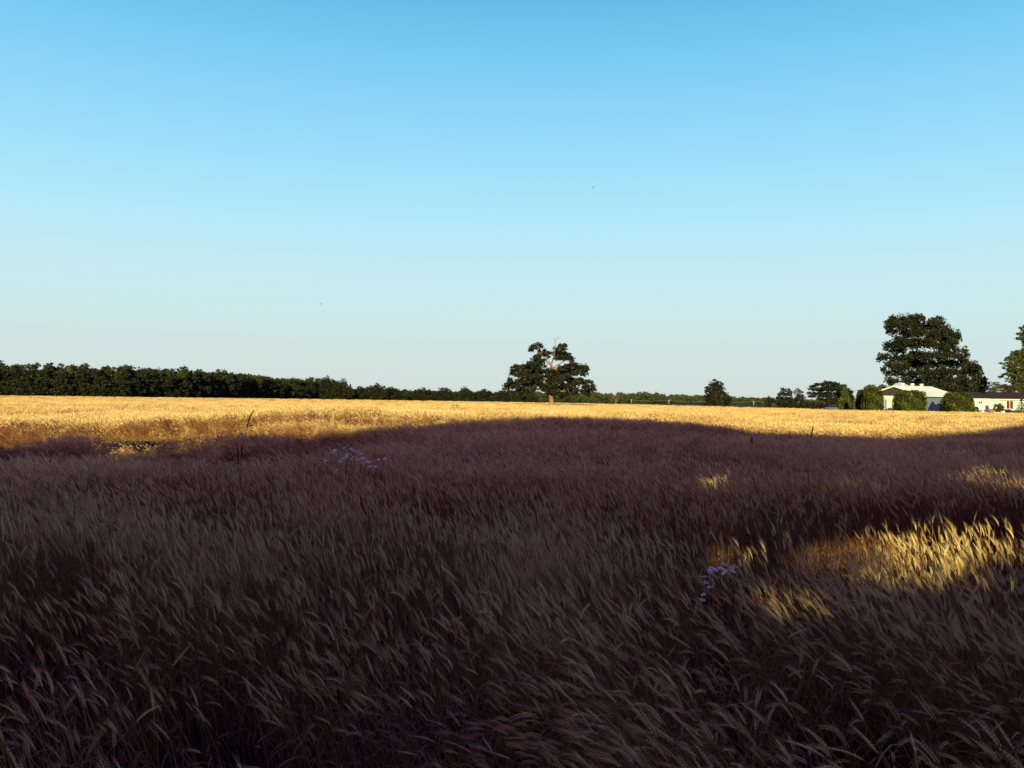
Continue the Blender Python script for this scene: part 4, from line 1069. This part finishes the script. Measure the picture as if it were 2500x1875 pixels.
stalk_weed('tall_weed', 'tall dark weed with a curved tip rising over the sunlit wheat on the left', 'weed', [(588, 1290), (588, 1130), (590, 1100), (598, 1070), (603, 1045)], 8.4,
           head=[(603, 1046), (606, 1030), (611, 1016), (617, 1005), (621, 999)], leaf=[[(588, 1135), (589, 1110), (591, 1098), (589, 1085)], [(584, 1180), (582, 1130), (579, 1085), (577, 1077)], [(604, 1042), (615, 1038), (622, 1040)]])
stalk_weed('seed_stalk', 'straight dark stalk with a thick cattail-like head against the sunlit wheat', 'weed', [(1973, 1330), (1974, 1180), (1976, 1120), (1979, 1068)], 9.6, head=[(1980.5, 1067), (1982, 1058), (1983.5, 1048), (1985, 1040)], rhead=.008)
stalk_weed('seed_stalk', 'short dark seed stalk left of the cattail-like one, among shaded wheat', 'weed', [(1836, 1290), (1836, 1120), (1836, 1085)], 10.5, head=[(1836, 1085), (1835.5, 1075), (1835, 1066)], rhead=.008)
def leafy(name, label, px, py, Y, h, w_, m, n=60):
    b = at(px, py, Y); gz = float(ground_h(b[0], b[1]))
    root = empty(name, (b[0], b[1], gz)); tag(root, label, 'weed')
    z1 = b[2] - gz
    m_ = MB(); 
    for k in range(4):
        a = k * 1.7; m_.tube([(0, 0, 0), (w_ * .3 * math.cos(a), w_ * .3 * math.sin(a), z1 * .7), (w_ * math.cos(a), w_ * math.sin(a) * .6, z1 * (.85 + .05 * k))], [.012, .009, .004], 4)
    m_.build('stem', m, root)
    P = RNG.normal(0, 1, (n, 3)) * np.array([w_ * .6, w_ * .4, h * .3]) + np.array([0, 0, z1 - h * .4])
    V, Fc, A = leaves(P, .07, RNG.random(n)); o = bpy.data.objects.new('foliage', mesh_np('foliage', V, [Fc], [m], attr=A)); COL.objects.link(o); o.parent = root
leafy('dark_weed', 'small dark branching weed in the sunlit wheat left of the lone tree', 1112, 985, 60, .45, .32, M['hedge_leaf'], 90)
def daisies(label, cx_, heads, Y, fr_, px_base, seed):
    rg = np.random.default_rng(seed)
    b = at(px_base[0], px_base[1], Y); gz = float(ground_h(b[0], b[1]))
    root = empty('daisy_plant', (b[0], b[1], gz)); tag(root, label, 'wildflowers', 'white daisy clumps in the shaded wheat')
    sm = MB(); off = np.array([b[0], b[1], gz])
    for (u, v) in heads:
        dy = rg.uniform(-.18, .18)
        p = at(u, v, Y + dy) - off
        s = np.array([p[0] * .35, p[1] * .35, 0]) + rg.normal(0, .03, 3) * [1, 1, 0]
        mid_ = (s + p) / 2 + np.array([(p[0]) * .12, 0, .03])
        sm.tube([tuple(s), tuple(mid_), tuple(p - np.array([0, 0, .004]))], [.0022, .0018, .0013], 4)
        n = Vector((rg.normal(0, .35), rg.normal(-.25, .3), 1)).normalized()
        a = n.cross(Vector((1, 0.1, 0))).normalized(); c = n.cross(a)
        fl = MB(); np_ = 14
        for k in range(np_):
            t_ = 6.283 * k / np_ + rg.normal(0, .05); d = a * math.cos(t_) + c * math.sin(t_); e = n.cross(d); dr = rg.uniform(-.25, .12)
            b0 = Vector(p) + d * fr_ * .25; b1 = Vector(p) + d * fr_ * .7 + n * fr_ * dr * .3; b2 = Vector(p) + d * fr_ + n * fr_ * dr
            wd = fr_ * .17
            th_ = n * fr_ * .03
            fl.poly([b0 - e * wd * .5, b0 + e * wd * .5, b1 + e * wd, b2 + e * wd * .5, b2 - e * wd * .5, b1 - e * wd], [(0, 1, 2, 5), (5, 2, 3, 4)])
        fo = fl.build('flower', M['petal'], root)
        ds = MB(); q = Vector(p)
        ds.tube([q - n * fr_ * .05, q + n * fr_ * .1, q + n * fr_ * .2], [fr_ * .30, fr_ * .28, fr_ * .12], 8); ds.build('flower_disc', M['disc'], fo, True)
    # feathery leaves on the stems
    for _ in range(70):
        u, v = heads[rg.integers(len(heads))]
        p = at(u, v, Y) - off; f = rg.uniform(.55, .9); q = p * np.array([.35 + .65 * f, .35 + .65 * f, f]); d = rg.normal(0, .05, 3); d[2] = abs(d[2]) * .6
        sm.tube([tuple(q), tuple(q + d * .6), tuple(q + d)], [.001, .0012, .0006], 3)
    sm.build('stems', M['herb'], root)
def c7(u, v): return (700 + u / 7.373, 1050 + v / 7.373)
h1 = [c7(*p) for p in [(1090, 298), (1035, 333), (1140, 335), (1155, 355), (868, 380), (1205, 395), (1240, 408), (1340, 437), (722, 428), (805, 420), (868, 440), (885, 468), (935, 465), (1085, 448), (1140, 455), (1210, 492), (1075, 490), (1065, 530), (1010, 520), (1165, 525),
                             (1370, 515), (1270, 540), (1335, 545), (1340, 580), (1390, 600), (1440, 580), (1490, 590), (1420, 620), (1345, 605), (700, 560), (968, 572), (855, 615), (1480, 665), (1410, 685), (1650, 545), (1765, 528), (1605, 668), (890, 735)]]
h1 = [(u, v - 2) for u, v in h1]
daisies('spray of small white daisies in the shaded wheat left of the middle', 0, h1, 10.0, .023, (850, 1190), 4)
def c8(u, v): return (1700 + u / 12.76, 1350 + v / 12.76)
h2 = [c8(*p) for p in [(900, 360), (480, 480), (590, 520), (430, 570), (930, 530), (850, 610), (1130, 555), (1220, 400), (1110, 450), (215, 735), (310, 720), (290, 920), (430, 1060), (1600, 825), (1590, 1030), (230, 1280), (190, 1450), (770, 470)]]
daisies('tighter clump of larger daisies with yellow discs near the sunlit ears on the right', 0, h2, 4.6, .016, (1760, 1560), 5)
for px, py, Y, lb_, rz in ((783, 742.5, 90, 'tiny dark bird flying low over the left treeline', 1.2), (1447.5, 458, 110, 'tiny dark bird high in the blue sky above the lone tree', .3)):
    p = at(px, py, Y); b = MB(); 
    b.tube([(-.13, 0, 0), (-.05, 0, .01), (.06, 0, .01), (.12, 0, .03), (.16, 0, .02)], [.008, .04, .045, .022, .004], 8)
    b.poly([(.05, 0, .02), (-.06, 0, .02), (-.09, .16, .09), (-.02, .3, .05), (.02, .16, .1)], [(0, 1, 2, 4), (4, 2, 3)]); b.poly([(.05, 0, .021), (-.06, 0, .021), (-.09, -.16, .09), (-.02, -.3, .05), (.02, -.16, .1)], [(4, 2, 1, 0), (3, 2, 4)])
    o = b.build('bird', M['bird']); o.location = p; o.scale = (.7, .7, .7); o.rotation_euler = (0, .1, rz); tag(o, lb_, 'bird')
